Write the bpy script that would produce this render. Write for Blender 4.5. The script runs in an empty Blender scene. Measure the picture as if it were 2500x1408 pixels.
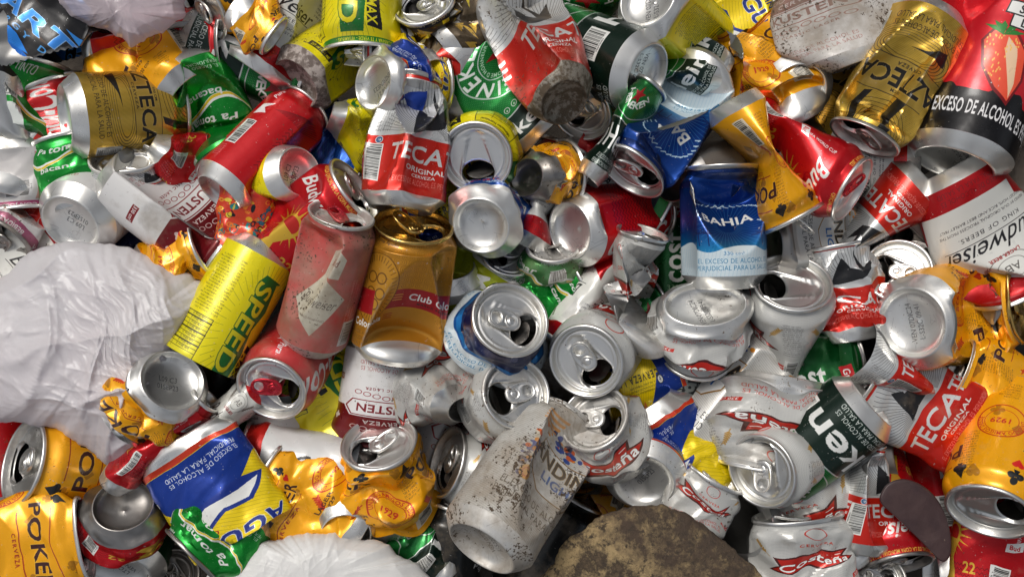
import bpy, math, random
import numpy as np
from mathutils import Matrix, Vector, noise as mnoise

# ------------------------------------------------------------------ camera, world, sun, exposure
scene = bpy.context.scene
COL = scene.collection
CAM_H = 0.80                                   # camera height above the top of the heap (m)
FRAME_W = 0.83                                 # width of the view at the top of the heap (m)
cam_data = bpy.data.cameras.new('camera')
cam_data.sensor_width = 36.0
cam_data.lens = 36.0 * CAM_H / FRAME_W
cam_data.clip_end = 50.0
cam_data.clip_start = 0.02
cam = bpy.data.objects.new('camera', cam_data)
cam.location = (0, 0, CAM_H)
COL.objects.link(cam)
scene.camera = cam

SUN_EL, SUN_AZ = math.radians(52), math.radians(125)      # azimuth measured in the picture: 90 = from its top
world = bpy.data.worlds.new('World')
scene.world = world
world.use_nodes = True
wt = world.node_tree
wt.nodes.clear()
def wn(t): return wt.nodes.new(t)
sky = wn('ShaderNodeTexSky'); sky.sky_type = 'NISHITA'; sky.sun_disc = False
sky.sun_elevation = SUN_EL; sky.sun_rotation = math.pi/2 - SUN_AZ
sky.air_density = 1.0; sky.dust_density = 3.0
hsv = wn('ShaderNodeHueSaturation'); hsv.inputs['Saturation'].default_value = 0.35
tc = wn('ShaderNodeTexCoord')
cl = wn('ShaderNodeTexNoise'); cl.inputs['Scale'].default_value = 2.4; cl.inputs['Detail'].default_value = 4.0
cl.inputs['Roughness'].default_value = 0.55
cr = wn('ShaderNodeValToRGB')
cr.color_ramp.elements[0].position = 0.40; cr.color_ramp.elements[0].color = (0.30, 0.305, 0.32, 1)
cr.color_ramp.elements[1].position = 0.62; cr.color_ramp.elements[1].color = (1.9, 1.87, 1.8, 1)
mul = wn('ShaderNodeMixRGB'); mul.blend_type = 'MULTIPLY'; mul.inputs[0].default_value = 1.0
bg = wn('ShaderNodeBackground'); bg.inputs['Strength'].default_value = 0.115
wo = wn('ShaderNodeOutputWorld')
L_ = wt.links.new
L_(tc.outputs['Generated'], cl.inputs['Vector']); L_(cl.outputs['Fac'], cr.inputs[0])
L_(sky.outputs[0], hsv.inputs['Color']); L_(hsv.outputs[0], mul.inputs[1]); L_(cr.outputs[0], mul.inputs[2])
# low sky darkened in its colour, standing in for unseen surroundings
sx = wn('ShaderNodeSeparateXYZ'); L_(tc.outputs['Generated'], sx.inputs[0])
er = wn('ShaderNodeValToRGB'); er.color_ramp.elements[0].position = 0.05; er.color_ramp.elements[0].color = (0.10, 0.10, 0.10, 1)
er.color_ramp.elements[1].position = 0.55; er.color_ramp.elements[1].color = (1, 1, 1, 1); L_(sx.outputs['Z'], er.inputs[0])
mul2 = wn('ShaderNodeMixRGB'); mul2.blend_type = 'MULTIPLY'; mul2.inputs[0].default_value = 1.0
L_(mul.outputs[0], mul2.inputs[1]); L_(er.outputs[0], mul2.inputs[2])
L_(mul2.outputs[0], bg.inputs['Color']); L_(bg.outputs[0], wo.inputs[0])

sun_d = bpy.data.lights.new('sun', 'SUN'); sun_d.energy = 1.8; sun_d.angle = math.radians(18)
sun_d.color = (1.0, 0.97, 0.92)
sun = bpy.data.objects.new('sun', sun_d); COL.objects.link(sun)
sd = Vector((math.cos(SUN_AZ)*math.cos(SUN_EL), math.sin(SUN_AZ)*math.cos(SUN_EL), math.sin(SUN_EL)))
sun.rotation_euler = sd.to_track_quat('Z', 'Y').to_euler()
sun.location = sd * 3

scene.view_settings.view_transform = 'Standard'
scene.view_settings.look = 'None'
scene.view_settings.gamma = 1.0
scene.view_settings.exposure = -0.24
scene.view_settings.use_curve_mapping = False
scene.cycles.max_bounces = 8
scene.cycles.glossy_bounces = 4
scene.cycles.transparent_max_bounces = 8
scene.cycles.caustics_reflective = False
scene.cycles.caustics_refractive = False

def world_at(px, py, zmm):
    """a point of the heap zmm above the reference height, seen at that place in the photograph"""
    s = FRAME_W/2500.0 * (1 - zmm/1000.0/CAM_H)
    return Vector(((px-1250)*s, (704-py)*s, zmm/1000.0))

# ------------------------------------------------------------------ label artwork (drawn by code)
PPM = 4.0
_gl = {}
def glyph(ch, bold):
    k = (ch, bold)
    if k in _gl: return _gl[k]
    cu = bpy.data.curves.new('t', 'FONT'); cu.size = 1.0; cu.offset = 0.022 if bold else 0.0
    cu.resolution_u = 3
    ob = bpy.data.objects.new('t', cu)
    def mesh_of(s):
        cu.body = s
        COL.objects.link(ob)
        dg = bpy.context.evaluated_depsgraph_get(); dg.update()
        me = ob.evaluated_get(dg).to_mesh()
        me.calc_loop_triangles()
        v = np.zeros(len(me.vertices)*3); me.vertices.foreach_get('co', v)
        t = np.zeros(len(me.loop_triangles)*3, dtype=np.int32); me.loop_triangles.foreach_get('vertices', t)
        r = v.reshape(-1, 3)[:, :2].copy(), t.reshape(-1, 3).copy()
        ob.evaluated_get(dg).to_mesh_clear()
        COL.objects.unlink(ob)
        return r
    if '|' not in _gl:
        v, t = mesh_of('|'); _gl['|'] = v[:, 0].max()
    adv = mesh_of(ch+'|')[0][:, 0].max() - _gl['|']
    S = 72; H = 100; W = int((adv+0.25)*S)+4
    m = np.zeros((H, W), np.float32)
    if ch != ' ':
        v, t = mesh_of(ch)
        P = v*S + np.array([4, 24])
        for a, b, c in t:
            A, B, C = P[a], P[b], P[c]
            x0 = max(int(min(A[0], B[0], C[0])), 0); x1 = min(int(max(A[0], B[0], C[0]))+2, W)
            y0 = max(int(min(A[1], B[1], C[1])), 0); y1 = min(int(max(A[1], B[1], C[1]))+2, H)
            if x1 <= x0 or y1 <= y0: continue
            X, Y = np.meshgrid(np.arange(x0, x1)+.5, np.arange(y0, y1)+.5)
            def e(p, q): return (q[0]-p[0])*(Y-p[1])-(q[1]-p[1])*(X-p[0])
            e0, e1, e2 = e(A, B), e(B, C), e(C, A)
            ins = ((e0 >= -.3) & (e1 >= -.3) & (e2 >= -.3)) | ((e0 <= .3) & (e1 <= .3) & (e2 <= .3))
            m[y0:y1, x0:x1] = np.maximum(m[y0:y1, x0:x1], ins)
    bpy.data.objects.remove(ob); bpy.data.curves.remove(cu)
    _gl[k] = (m, adv, S)
    return _gl[k]

class Lab:
    """a printed label, unrolled: u runs round the can (0..207 mm), v from base to lid (0..v mm)"""
    def __init__(s, name, col, met=0.0, W=207.0, H=115.0):
        s.name = name; s.W = W; s.H = H
        s.w = int(W*PPM); s.h = int(H*PPM)
        s.a = np.zeros((s.h, s.w, 4), np.float32); s.a[:] = (col[0]/255, col[1]/255, col[2]/255, met)
        s.Y, s.X = np.meshgrid((np.arange(s.h)+.5)/PPM, (np.arange(s.w)+.5)/PPM, indexing='ij')
    def mask(s, m, col, met=0.0, al=1.0):
        m = (np.clip(m, 0, 1)*al)[..., None]
        s.a[:] = s.a*(1-m) + np.array((col[0]/255, col[1]/255, col[2]/255, met), np.float32)*m
    def _win(s, u0, v0, u1, v1):
        """pixel window with column indices wrapped round the can"""
        ix = np.arange(int(math.floor(u0*PPM))-1, int(math.ceil(u1*PPM))+2)
        if len(ix) > s.w: ix = ix[:s.w]
        iy = np.arange(max(0, int(math.floor(v0*PPM))-1), max(0, min(s.h, int(math.ceil(v1*PPM))+2)))
        X, Y = np.meshgrid((ix+.5)/PPM, (iy+.5)/PPM)
        return ix % s.w, iy, X, Y
    def _put(s, jx, iy, m, col, met, al):
        if len(iy) == 0: return
        m = (np.clip(m, 0, 1)*al)[..., None]; k = np.ix_(iy, jx)
        s.a[k] = s.a[k]*(1-m)+np.array((col[0]/255, col[1]/255, col[2]/255, met), np.float32)*m
    def rect(s, u0, v0, u1, v1, col, met=0.0, al=1.0):
        jx, iy, X, Y = s._win(u0, v0, u1, v1)
        m = np.clip(np.minimum(X-u0, u1-X)*PPM+.5, 0, 1)*np.clip(np.minimum(Y-v0, v1-Y)*PPM+.5, 0, 1)
        s._put(jx, iy, m, col, met, al)
    def band(s, v0, v1, col, met=0.0, al=1.0):
        s.mask(((s.Y >= v0) & (s.Y <= v1)).astype(np.float32), col, met, al)
    def du(s, u): return (s.X-u+s.W/2) % s.W - s.W/2
    def ell(s, u, v, a, b, col, met=0.0, ring=None, al=1.0):
        jx, iy, X, Y = s._win(u-a, v-b, u+a, v+b)
        d = np.sqrt(((X-u)/a)**2+((Y-v)/b)**2); m = np.clip((1-d)*min(a, b)*PPM+.5, 0, 1)
        if ring: m = m*np.clip((d-(1-ring/min(a, b)))*min(a, b)*PPM+.5, 0, 1)
        s._put(jx, iy, m, col, met, al)
    def poly(s, pts, col, met=0.0, al=1.0):
        xs = [p[0] for p in pts]; ys = [p[1] for p in pts]
        jx, iy, X, Y = s._win(min(xs), min(ys), max(xs), max(ys))
        ins = np.zeros(X.shape, bool)
        n = len(pts)
        for i in range(n):
            x0, y0 = pts[i]; x1, y1 = pts[(i+1) % n]
            if y0 == y1: continue
            c = ((Y > min(y0, y1)) & (Y <= max(y0, y1)))
            ins ^= c & (X < x0+(Y-y0)*(x1-x0)/(y1-y0))
        s._put(jx, iy, ins.astype(np.float32), col, met, al)
    def line(s, x0, y0, x1, y1, w, col, met=0.0, al=1.0):
        jx, iy, X, Y = s._win(min(x0, x1)-w, min(y0, y1)-w, max(x0, x1)+w, max(y0, y1)+w)
        dx, dy = x1-x0, y1-y0; L = math.hypot(dx, dy)+1e-6
        t = np.clip(((X-x0)*dx+(Y-y0)*dy)/L/L, 0, 1)
        d = np.hypot(X-x0-t*dx, Y-y0-t*dy)
        s._put(jx, iy, np.clip((w/2-d)*PPM+.5, 0, 1), col, met, al)
    def text(s, t, u, v, h, col, ang=0, cx=1.0, shear=0.0, bold=True, met=0.0, al=1.0, center=True, sp=0.0, outline=None, arc=None):
        """h = cap height in mm, cx = width factor"""
        if outline:
            for dx, dy in ((-.5, 0), (.5, 0), (0, -.5), (0, .5), (.4, .4), (-.4, -.4), (.4, -.4), (-.4, .4)):
                s.text(t, u+dx*outline[1], v+dy*outline[1], h, outline[0], ang, cx, shear, bold, met, al, center, sp, None, arc)
        em = h/0.70
        ws = [glyph(c, bold)[1]*em*cx+sp for c in t]
        tot = sum(ws); x = -tot/2 if center else 0.0
        for c, w in zip(t, ws):
            if c != ' ':
                if arc:
                    a = math.radians(arc[1]) + (-(x+w/2)/arc[0]); ra = abs(arc[0])
                    sg = 1 if arc[0] > 0 else -1
                    px = u+math.cos(a)*ra; py = v+math.sin(a)*ra
                    s._g(c, px, py, em, a-math.pi/2*sg, cx, shear, bold, col, met, al, -w/2/cx/em)
                else:
                    A = math.radians(ang)
                    s._g(c, u+math.cos(A)*x+math.sin(A)*h/2, v+math.sin(A)*x-math.cos(A)*h/2, em, A, cx, shear, bold, col, met, al, 0)
            x += w
    def _g(s, c, u, v, em, A, cx, shear, bold, col, met, al, off):
        m, adv, S = glyph(c, bold)
        H, W = m.shape
        r = em*max(W/S*cx+.3, 1.6)+1
        ix = np.arange(int((u-r)*PPM), int((u+r)*PPM)+1); iy = np.arange(max(0, int((v-r)*PPM)), min(s.h, int((v+r)*PPM)+1))
        if len(iy) == 0: return
        X, Y = np.meshgrid((ix+.5)/PPM-u, (iy+.5)/PPM-v)
        lx = X*math.cos(A)+Y*math.sin(A); ly = -X*math.sin(A)+Y*math.cos(A)
        gx = ((lx-shear*ly)/cx/em-off)*S+4-.5; gy = ly/em*S+24-.5
        x0 = np.floor(gx).astype(int); y0 = np.floor(gy).astype(int); fx = gx-x0; fy = gy-y0
        ok = (x0 >= 0) & (x0 < W-1) & (y0 >= 0) & (y0 < H-1)
        x0c = np.clip(x0, 0, W-2); y0c = np.clip(y0, 0, H-2)
        k = (m[y0c, x0c]*(1-fx)*(1-fy)+m[y0c, x0c+1]*fx*(1-fy)+m[y0c+1, x0c]*(1-fx)*fy+m[y0c+1, x0c+1]*fx*fy)*ok*al
        if not k.any(): return
        jj = ix % s.w
        sub = s.a[np.ix_(iy, jj)]
        s.a[np.ix_(iy, jj)] = sub*(1-k[..., None])+np.array((col[0]/255, col[1]/255, col[2]/255, met), np.float32)*k[..., None]
    def micro(s, u0, v0, u1, v1, h, col, seed=0, al=0.8, ang=0, txt=None):
        txt = txt or 'CERVEZA TIPO LAGER CONTENIDO NETO 330 CM INGREDIENTES AGUA MALTA LUPULO EL EXCESO DE ALCOHOL ES PERJUDICIAL PARA LA SALUD PROHIBASE EL EXPENDIO DE BEBIDAS EMBRIAGANTES A MENORES DE EDAD '
        k = seed*7
        if ang == 0:
            y = v1-h; wd = u1-u0
        else:
            y = u0+h; wd = v1-v0
        per = int(wd/(h*0.95)); 
        while (y > v0) if ang == 0 else (y < u1):
            t = (txt*4)[k % len(txt):][:per]; k += per
            if ang == 0: s.text(t, u0, y, h, col, 0, .75, 0, False, 0, al, False)
            else: s.text(t, y, v0, h, col, 90, .75, 0, False, 0, al, False)
            y += -h*1.6 if ang == 0 else h*1.6
    def barcode(s, u0, v0, u1, v1, horiz=True, bgc=(225, 225, 220), seed=1, num='7702090052039'):
        s.rect(u0, v0, u1, v1, bgc, 0.1)
        rng = random.Random(seed)
        p = (u0 if horiz else v0)+1.5; e = (u1 if horiz else v1)-1.5
        while p < e:
            w = rng.choice([.35, .35, .7, 1.0])
            if horiz: s.rect(p, v0+3.2, p+w, v1-1, (20, 20, 20))
            else: s.rect(u0+3.2, p, u1-1, p+w, (20, 20, 20))
            p += w+rng.choice([.35, .5, .8])
        if horiz: s.text(num, (u0+u1)/2, v0+1.8, 1.6, (20, 20, 20), 0, .8, 0, False)
        else: s.text(num, u0+1.8, (v0+v1)/2, 1.6, (20, 20, 20), 90, .8, 0, False)
    def warn(s, u, v, h, col, cx=.55, lines=('EL EXCESO DE ALCOHOL ES', 'PERJUDICIAL PARA LA SALUD'), al=1.0, ang=0, bold=False, met=0.0):
        A = math.radians(ang)
        for i, l in enumerate(lines):
            d = -i*h*1.45
            s.text(l, u-math.sin(A)*d, v+math.cos(A)*d, h, col, ang, cx, 0, bold, met, al, sp=.15)
    def stripes(s, per, w, col, al=.5, diag=0.0, met=0.0):
        s.mask((((s.Y+s.X*diag) % per) < w).astype(np.float32), col, met, al)
    def dots(s, per, r, col, al=.5, met=0.0):
        X = (s.X+((s.Y//per) % 2)*per/2) % per-per/2; Y = s.Y % per-per/2
        s.mask((np.hypot(X, Y) < r).astype(np.float32), col, met, al)
    def image(s):
        im = bpy.data.images.new(s.name, s.w, s.h, alpha=True)
        im.alpha_mode = 'CHANNEL_PACKED'
        im.pixels.foreach_set(np.ascontiguousarray(s.a, np.float32).ravel())
        im.update(); im.pack()
        return im
# ------------------------------------------------------------------ the designs
RED = (196, 22, 24); WHITE = (222, 222, 218); BLK = (22, 22, 22); CREAM = (214, 210, 196)
SILV = (200, 200, 198)
DES = {}
def star(l, u, v, r, col, met=0.3):
    pts = []
    for i in range(10):
        q = r if i % 2 == 0 else r*.4; a = math.pi/2+i*math.pi/5
        pts.append((u+q*math.cos(a), v+q*math.sin(a)))
    l.poly(pts, col, met)
def wheat(l, u, v, h, col, ang=90, met=0.2):
    A = math.radians(ang); ca, sa = math.cos(A), math.sin(A)
    l.line(u, v, u+ca*h, v+sa*h, .5, col, met)
    for i in range(6):
        t = (.25+.13*i)*h
        for sg in (-1, 1):
            bx, by = u+ca*t, v+sa*t; B = A+sg*.6
            l.line(bx, by, bx+math.cos(B)*h*.16, by+math.sin(B)*h*.16, h*.06, col, met)
def suit(l, kind, u, v, r, col, met=0.0, al=1.0):
    if kind == 0:      # diamond
        l.poly([(u-r*.75, v), (u, v+r), (u+r*.75, v), (u, v-r)], col, met, al)
    elif kind == 1:    # spade
        l.poly([(u, v+r), (u+r*.9, v-r*.3), (u-r*.9, v-r*.3)], col, met, al)
        l.ell(u-r*.45, v-r*.3, r*.47, r*.45, col, met, al=al); l.ell(u+r*.45, v-r*.3, r*.47, r*.45, col, met, al=al)
        l.poly([(u, v), (u+r*.35, v-r), (u-r*.35, v-r)], col, met, al)
    elif kind == 2:    # club
        l.ell(u-r*.48, v-r*.15, r*.42, r*.42, col, met, al=al); l.ell(u+r*.48, v-r*.15, r*.42, r*.42, col, met, al=al)
        l.ell(u, v+r*.5, r*.42, r*.42, col, met, al=al); l.poly([(u, v+r*.2), (u+r*.35, v-r), (u-r*.35, v-r)], col, met, al)
    else:              # heart
        l.ell(u-r*.42, v+r*.3, r*.47, r*.45, col, met, al=al); l.ell(u+r*.42, v+r*.3, r*.47, r*.45, col, met, al=al)
        l.poly([(u-r*.88, v+r*.15), (u+r*.88, v+r*.15), (u, v-r)], col, met, al)

def d_heineken():
    l = Lab('label_green_lager', (16, 105, 45), .75)
    l.dots(1.6, .45, (120, 190, 110), .45, .8)
    l.band(0, 56, (10, 34, 24), .45)
    l.band(56, 57.4, (200, 205, 200), .7)
    l.text('Heineken', 104, 36, 25, WHITE, 0, 1.2, .0, True, .1)
    l.warn(146, 12, 5.2, (205, 210, 205), .62)
    l.barcode(-14, 20, 12, 42, True); l.warn(60, 12, 5.2, (205, 210, 205), .62)
    l.text('LAGER', 100, 18, 3, WHITE, 0, 1, 0, False, sp=1.5)
    l.ell(52, 92, 46, 30, (190, 195, 190), .6, ring=1.2)
    star(l, 52, 92, 12, (150, 15, 20))
    l.text('HEINEKEN', 52, 98, 9, WHITE, 0, 1.1, 0, True, .2, arc=(-24, 270))
    l.text('DIPLOME D\'HONNEUR', 52, 94, 3, (190, 215, 190), 0, 1, 0, True, .2, arc=(-17, 270))
    l.ell(155, 92, 46, 30, (190, 195, 190), .6, ring=1.2)
    star(l, 155, 92, 12, (150, 15, 20))
    l.text('HEINEKEN', 155, 98, 9, WHITE, 0, 1.1, 0, True, .2, arc=(-24, 270))
    for i in range(4): l.ell(92+i*8, 62+1.5, 2.6, 2.6, WHITE, .2, ring=.5); l.text('e', 92+i*8, 63.5, 2, WHITE, 0, 1, 0, True)
    l.micro(88, 70, 118, 100, 1.7, (190, 225, 190), 3, .7)
    return l
def d_heineken2():
    l = Lab('label_green_arc', (16, 120, 48), .75)
    l.dots(1.6, .45, (120, 190, 110), .45, .8)
    l.band(0, 25, (10, 34, 24), .45); l.band(25, 26.2, (200, 205, 200), .7)
    for u in (56, 160):
        l.text('Heineken', u-36, 12.5, 14, WHITE, 0, 1.15, 0, True, .1)
        l.ell(u+6, 76, 36, 36, (200, 215, 205), .5, ring=1.2); l.ell(u+6, 76, 20, 20, (200, 215, 205), .5, ring=.8)
        star(l, u+8, 76, 15, (150, 15, 20), .4); 
        l.text('HEINEKEN', u+6, 76, 11.5, (226, 232, 226), 0, 1.05, 0, True, .2, arc=(22.5, 188))
        l.text('DIPLOME D HONNEUR', u+6, 76, 3, (180, 215, 185), 0, 1, 0, True, .2, arc=(15, 190))
        for i in range(4): l.ell(u-34+i*8, 32, 2.8, 2.8, WHITE, .2, ring=.6); l.text('e', u-34+i*8, 32, 2.4, WHITE)
    return l
def d_tecate():
    l = Lab('label_red_silver', (205, 206, 205), .55)
    for u in (55, 160):
        for i in range(40):
            a = math.radians(4+i*4.4)
            l.line(u+math.cos(a)*14, 56+math.sin(a)*10, u+math.cos(a)*52, 56+math.sin(a)*52, .35, (60, 60, 60), .3, .9)
        l.poly([(u-16, 58), (u-9, 92), (u-1, 80), (u+5, 104), (u+10, 80), (u+22, 90), (u+15, 68), (u+4, 63)], (24, 24, 26), .1)
        l.poly([(u-3, 80), (u+4, 98), (u+6, 76)], (200, 200, 200), .5)
    l.band(0, 54, (206, 38, 24), .55)
    l.band(108, 115, (200, 40, 28), .5)
    for u in (55, 160):
        l.text('TECATE', u, 39, 15, (222, 222, 220), 0, 1.0, .12, True, .5)
        l.text('ORIGINAL', u, 24.5, 4.6, WHITE, 0, 1.2, 0, True, .2)
        l.text('CERVEZA', u, 18.5, 2.9, WHITE, 0, 1.2, 0, True, .2)
        l.warn(u, 12, 5.6, (225, 120, 110), .42, ('EL EXCESO DE ALCOHOL ES PERJUDICIAL',))
    l.barcode(96, 10, 113, 46, False, num='7702090067530')
    l.ell(108, 50, 3.6, 3.6, WHITE, .1); l.ell(108, 50, 3, 3, (50, 90, 130), .1); l.text('18', 108, 50, 2.2, WHITE)
    l.micro(96, 58, 118, 98, 1.5, (60, 60, 60), 2, .7, 90)
    return l
def d_azteca():
    l = Lab('label_gold_black', (214, 174, 70), .85)
    l.stripes(1.3, .4, (160, 124, 44), .35, .06, .85)
    for u in (52, 155):
        l.poly([(u-20, 76), (u-8, 115), (u+3, 115), (u-7, 78)], (22, 18, 12), .2)
        l.poly([(u+18, 80), (u+28, 115), (u+36, 115), (u+24, 82)], (22, 18, 12), .2)
        for i in range(7): l.ell(u, 115, 16+i*3.4, 10+i*3.6, (40, 30, 14), .3, ring=.4)
        for i in range(6): l.ell(u+8, 40, 26+i*3.2, 8+i*2.4, (60, 46, 18), .3, ring=.3)
        l.poly([(u-26, 38), (u-22, 27), (u-2, 36), (u+10, 38)], (22, 18, 12), .2)
        l.rect(u-34, 50, u+34, 79, (196, 160, 70), .8)
        l.line(u-34, 50, u+34, 50, .6, (40, 30, 12)); l.line(u-34, 79, u+34, 79, .6, (40, 30, 12))
        l.text('AZTECA', u, 65, 15, (24, 20, 14), 0, .95, 0, True, .2, outline=((205, 170, 90), .6))
        l.text('CERVEZA', u, 54, 2.6, (30, 25, 16), 0, 1.2, 0, True, sp=.6); l.text('330 CM', u, 75.5, 2.2, (30, 25, 16), 0, 1.1)
        l.warn(u, 21, 5.6, (46, 36, 18), .6)
    l.barcode(94, 8, 108, 36, False, (190, 188, 180), 4)
    l.micro(92, 44, 116, 100, 1.7, (50, 38, 15), 5, .8, 90)
    return l
def d_speed():
    l = Lab('label_yellow_energy', (242, 226, 14), .25)
    for u in (70, 175):
        for i in range(46):
            a = math.radians(i*7.8); l.line(u+math.cos(a)*20, 58+math.sin(a)*42, u+math.cos(a)*31, 58+math.sin(a)*56, .4, (150, 150, 20), .2, .8)
        l.poly([(u-11, 14), (u-6, 16), (u-11, 40), (u-6, 58), (u-11, 80), (u-9, 104), (u+10, 104), (u+8, 82), (u+12, 70), (u+8, 40), (u+12, 20), (u+8, 12)], (20, 112, 40), .3)
        l.text('SPEED', u+3, 58, 15.5, (222, 208, 14), 90, 1.3, .15, True, .2, outline=((14, 80, 28), 1.0))
        l.poly([(u-22, 72), (u-12, 70), (u-12, 100), (u-24, 102)], BLK, .1)
        l.text('MAX', u-16, 87, 8, (222, 208, 14), 90, .9, .1, True)
    l.band(107, 112, (40, 140, 40), .4)
    for u in (50, 150): l.text('TRACTO DE GUARANA Y TE VERDE - VITAMINAS -', u, 109.3, 3, (232, 225, 40), 0, .72)
    l.micro(97, 10, 140, 62, 1.6, (60, 58, 10), 1, .9, 0, 'BEBIDA ENERGIZANTE PORCION 200 ML SODIO AZUCARES CAFEINA TAURINA NO RECOMENDADO PARA NINOS ')
    l.rect(98, 64, 138, 104, (40, 38, 10)); l.rect(98.6, 64.6, 137.4, 103.4, (226, 214, 30), .2)
    for k in range(9): l.line(98, 68+k*3.4, 138, 68+k*3.4, .35 if k % 3 else 1., (40, 38, 10)); l.text('Sodio 200 mg  25', 112, 66+k*3.4, 1.8, (40, 38, 10), 0, .8, 0, False)
    l.text('Informacion Nutricional', 118, 100.8, 2.5, (40, 38, 10), 0, .85)
    l.line(125, 64, 125, 97, .35, (40, 38, 10))
    l.rect(146, 8, 172, 15, BLK); l.text('269 ml (9.11 oz)', 159, 11.5, 3.6, (222, 208, 14), 0, .6)
    for i in range(4): l.rect(10+i*10, 6, 18+i*10, 18, (34, 34, 14)); l.text('%d' % (6+i*3), 14+i*10, 12, 3, (222, 208, 14))
    return l
def d_poker():
    l = Lab('label_orange_suits', (250, 174, 12), .35)
    for i in range(16):
        u = (i*37) % 207; v = 14+(i*29) % 95
        suit(l, i % 4, u, v, 5.5, (170, 112, 22), .3, .75)
    for u in (50, 155):
        l.text('POKER', u, 80, 12.5, (58, 24, 22), 0, 1.15, 0, True, outline=((244, 190, 60), .7))
        l.line(u-26, 66, u+26, 66, .8, (150, 30, 20)); l.line(u-26, 95, u+26, 95, .8, (150, 30, 20))
        l.text('CERVEZA', u, 62, 3.2, (150, 30, 20), sp=.8)
        wheat(l, u-20, 30, 22, (200, 40, 24), 115); wheat(l, u+20, 30, 22, (200, 40, 24), 65)
        suit(l, 2, u+34, 100, 6, BLK); suit(l, 3, u+34, 88, 4.5, (200, 30, 24)); suit(l, 1, u-34, 100, 6, BLK)
        l.text('330 cm³', u+30, 24, 4, (50, 26, 20), 0, .8)
    for u, v in ((100, 50), (2, 52)):
        l.ell(u, v, 16, 17, (190, 40, 20), .2, ring=.9); l.ell(u, v, 11, 11.5, (190, 40, 20), .2, ring=.4)
        l.text('1929', u, v, 5, (190, 40, 20), 0, .95, .1)
        l.text('UNIENDO AMIGOS DESDE', u, v, 3, (190, 40, 20), 0, .85, 0, True, arc=(12, 90))
    l.barcode(118, 8, 132, 38, False, (226, 214, 190), 5); l.micro(112, 60, 130, 104, 1.7, (90, 50, 16), 3, .8)
    l.micro(92, 8, 112, 26, 1.7, (90, 50, 16), 1, .8)
    l.text('LAGER', 76, 38, 4.4, (60, 30, 18)); l.text('N 1929', 76, 32, 3.4, (60, 30, 18))
    l.text('Vive Tranquilo', 110, 112, 2, (60, 30, 18), 0, .8)
    return l
def d_budwhite():
    l = Lab('label_white_red_script', (222, 221, 214), .05)
    l.band(0, 20, (190, 20, 26), .5); l.band(98, 115, (190, 20, 26), .5)
    for u in (52, 155):
        l.poly([(u-52, 20), (u-52, 42), (u-26, 34), (u-26, 20)], (190, 20, 26), .5)
        l.text('Budweiser', u, 62, 14, (26, 24, 26), 0, .82, .42, False)
        l.line(u-36, 53, u+34, 54, .5, (26, 24, 26))
        l.text('KING OF BEERS.', u, 48, 3.6, (60, 58, 58), 0, 1.0, 0, False, sp=.5)
        l.text('BREWED BY OUR ORIGINAL PROCESS FROM THE', u, 40, 2.3, (80, 76, 74), 0, .95, 0, False)
        l.text('CHOICEST HOPS, RICE AND BEST BARLEY MALT', u, 35.5, 2.3, (80, 76, 74), 0, .95, 0, False)
        l.warn(u, 13, 4.6, (120, 10, 14), .62)
        l.ell(u, 84, 15, 12, (110, 106, 100), .1, ring=.5); l.ell(u, 84, 10, 8, (110, 106, 100), .1, ring=.4)
        l.text('AB', u, 84, 6, (90, 86, 82), 0, 1, 0, False); wheat(l, u-14, 78, 16, (120, 112, 104), 120); wheat(l, u+14, 78, 16, (120, 112, 104), 60)
        l.text('LAGER BEER', u, 73, 2.6, (150, 30, 30))
    l.rect(88, 68, 120, 92, (214, 213, 208), .1)
    l.micro(89, 68, 119, 91, 2.4, (50, 50, 60), 0, .9, 0, 'This is the famous Budweiser beer. We know of no brand produced by any other brewer which costs so much to brew and age. Our exclusive Beechwood aging produces a taste, smoothness and a drinkability ')
    return l
def d_budred():
    l = Lab('label_red_gold_cup', (198, 16, 26), .6)
    for r in range(6):
        for k in range(0, 207, 4):
            l.line(k, 14+r*4, k+2, 16+r*4, .5, (120, 8, 14), .6); l.line(k+2, 16+r*4, k+4, 14+r*4, .5, (120, 8, 14), .6)
    for u in (52, 155):
        l.text('Budweiser', u-2, 92, 14, WHITE, 0, .78, .4, True, .2)
        for i in range(16):
            a = i*math.pi/8; l.poly([(u+math.cos(a-.12)*9, 62+math.sin(a-.12)*9), (u+math.cos(a)*21, 62+math.sin(a)*21), (u+math.cos(a+.12)*9, 62+math.sin(a+.12)*9)], (222, 170, 50), .7)
        l.ell(u, 62, 10, 10, (222, 170, 50), .7); l.ell(u, 62, 7.5, 7.5, (190, 40, 30), .6)
        l.poly([(u-9, 20), (u+9, 20), (u+3, 40), (u+10, 58), (u-10, 58), (u-3, 40)], (222, 178, 60), .7)
        l.text('20', u-22, 34, 9, (222, 178, 60), 0, 1, 0, True, .6); l.text('22', u+22, 34, 9, (222, 178, 60), 0, 1, 0, True, .6)
        l.warn(u+6, 12, 3.6, (110, 10, 14), .6)
    l.text('CERVEZA OFICIAL DE LA COPA MUNDIAL DE LA F. 2022', 60, 109, 3.2, (226, 180, 70), 0, .8); l.text('OFICIAL DE LA COPA', 160, 109, 3.2, (226, 180, 70), 0, .9)
    l.barcode(92, 10, 106, 40, False, WHITE, 6, '780220044110596')
    l.micro(109, 10, 122, 50, 1.5, (240, 170, 170), 2, .7, 90)
    l.poly([(99, 56), (113, 60), (113, 68), (99, 64)], WHITE, .1); l.text('Bud', 106, 62, 4, RED)
    l.text('FIFA WORLD CUP', 108, 80, 3, WHITE, 90, .8)
    return l
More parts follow.
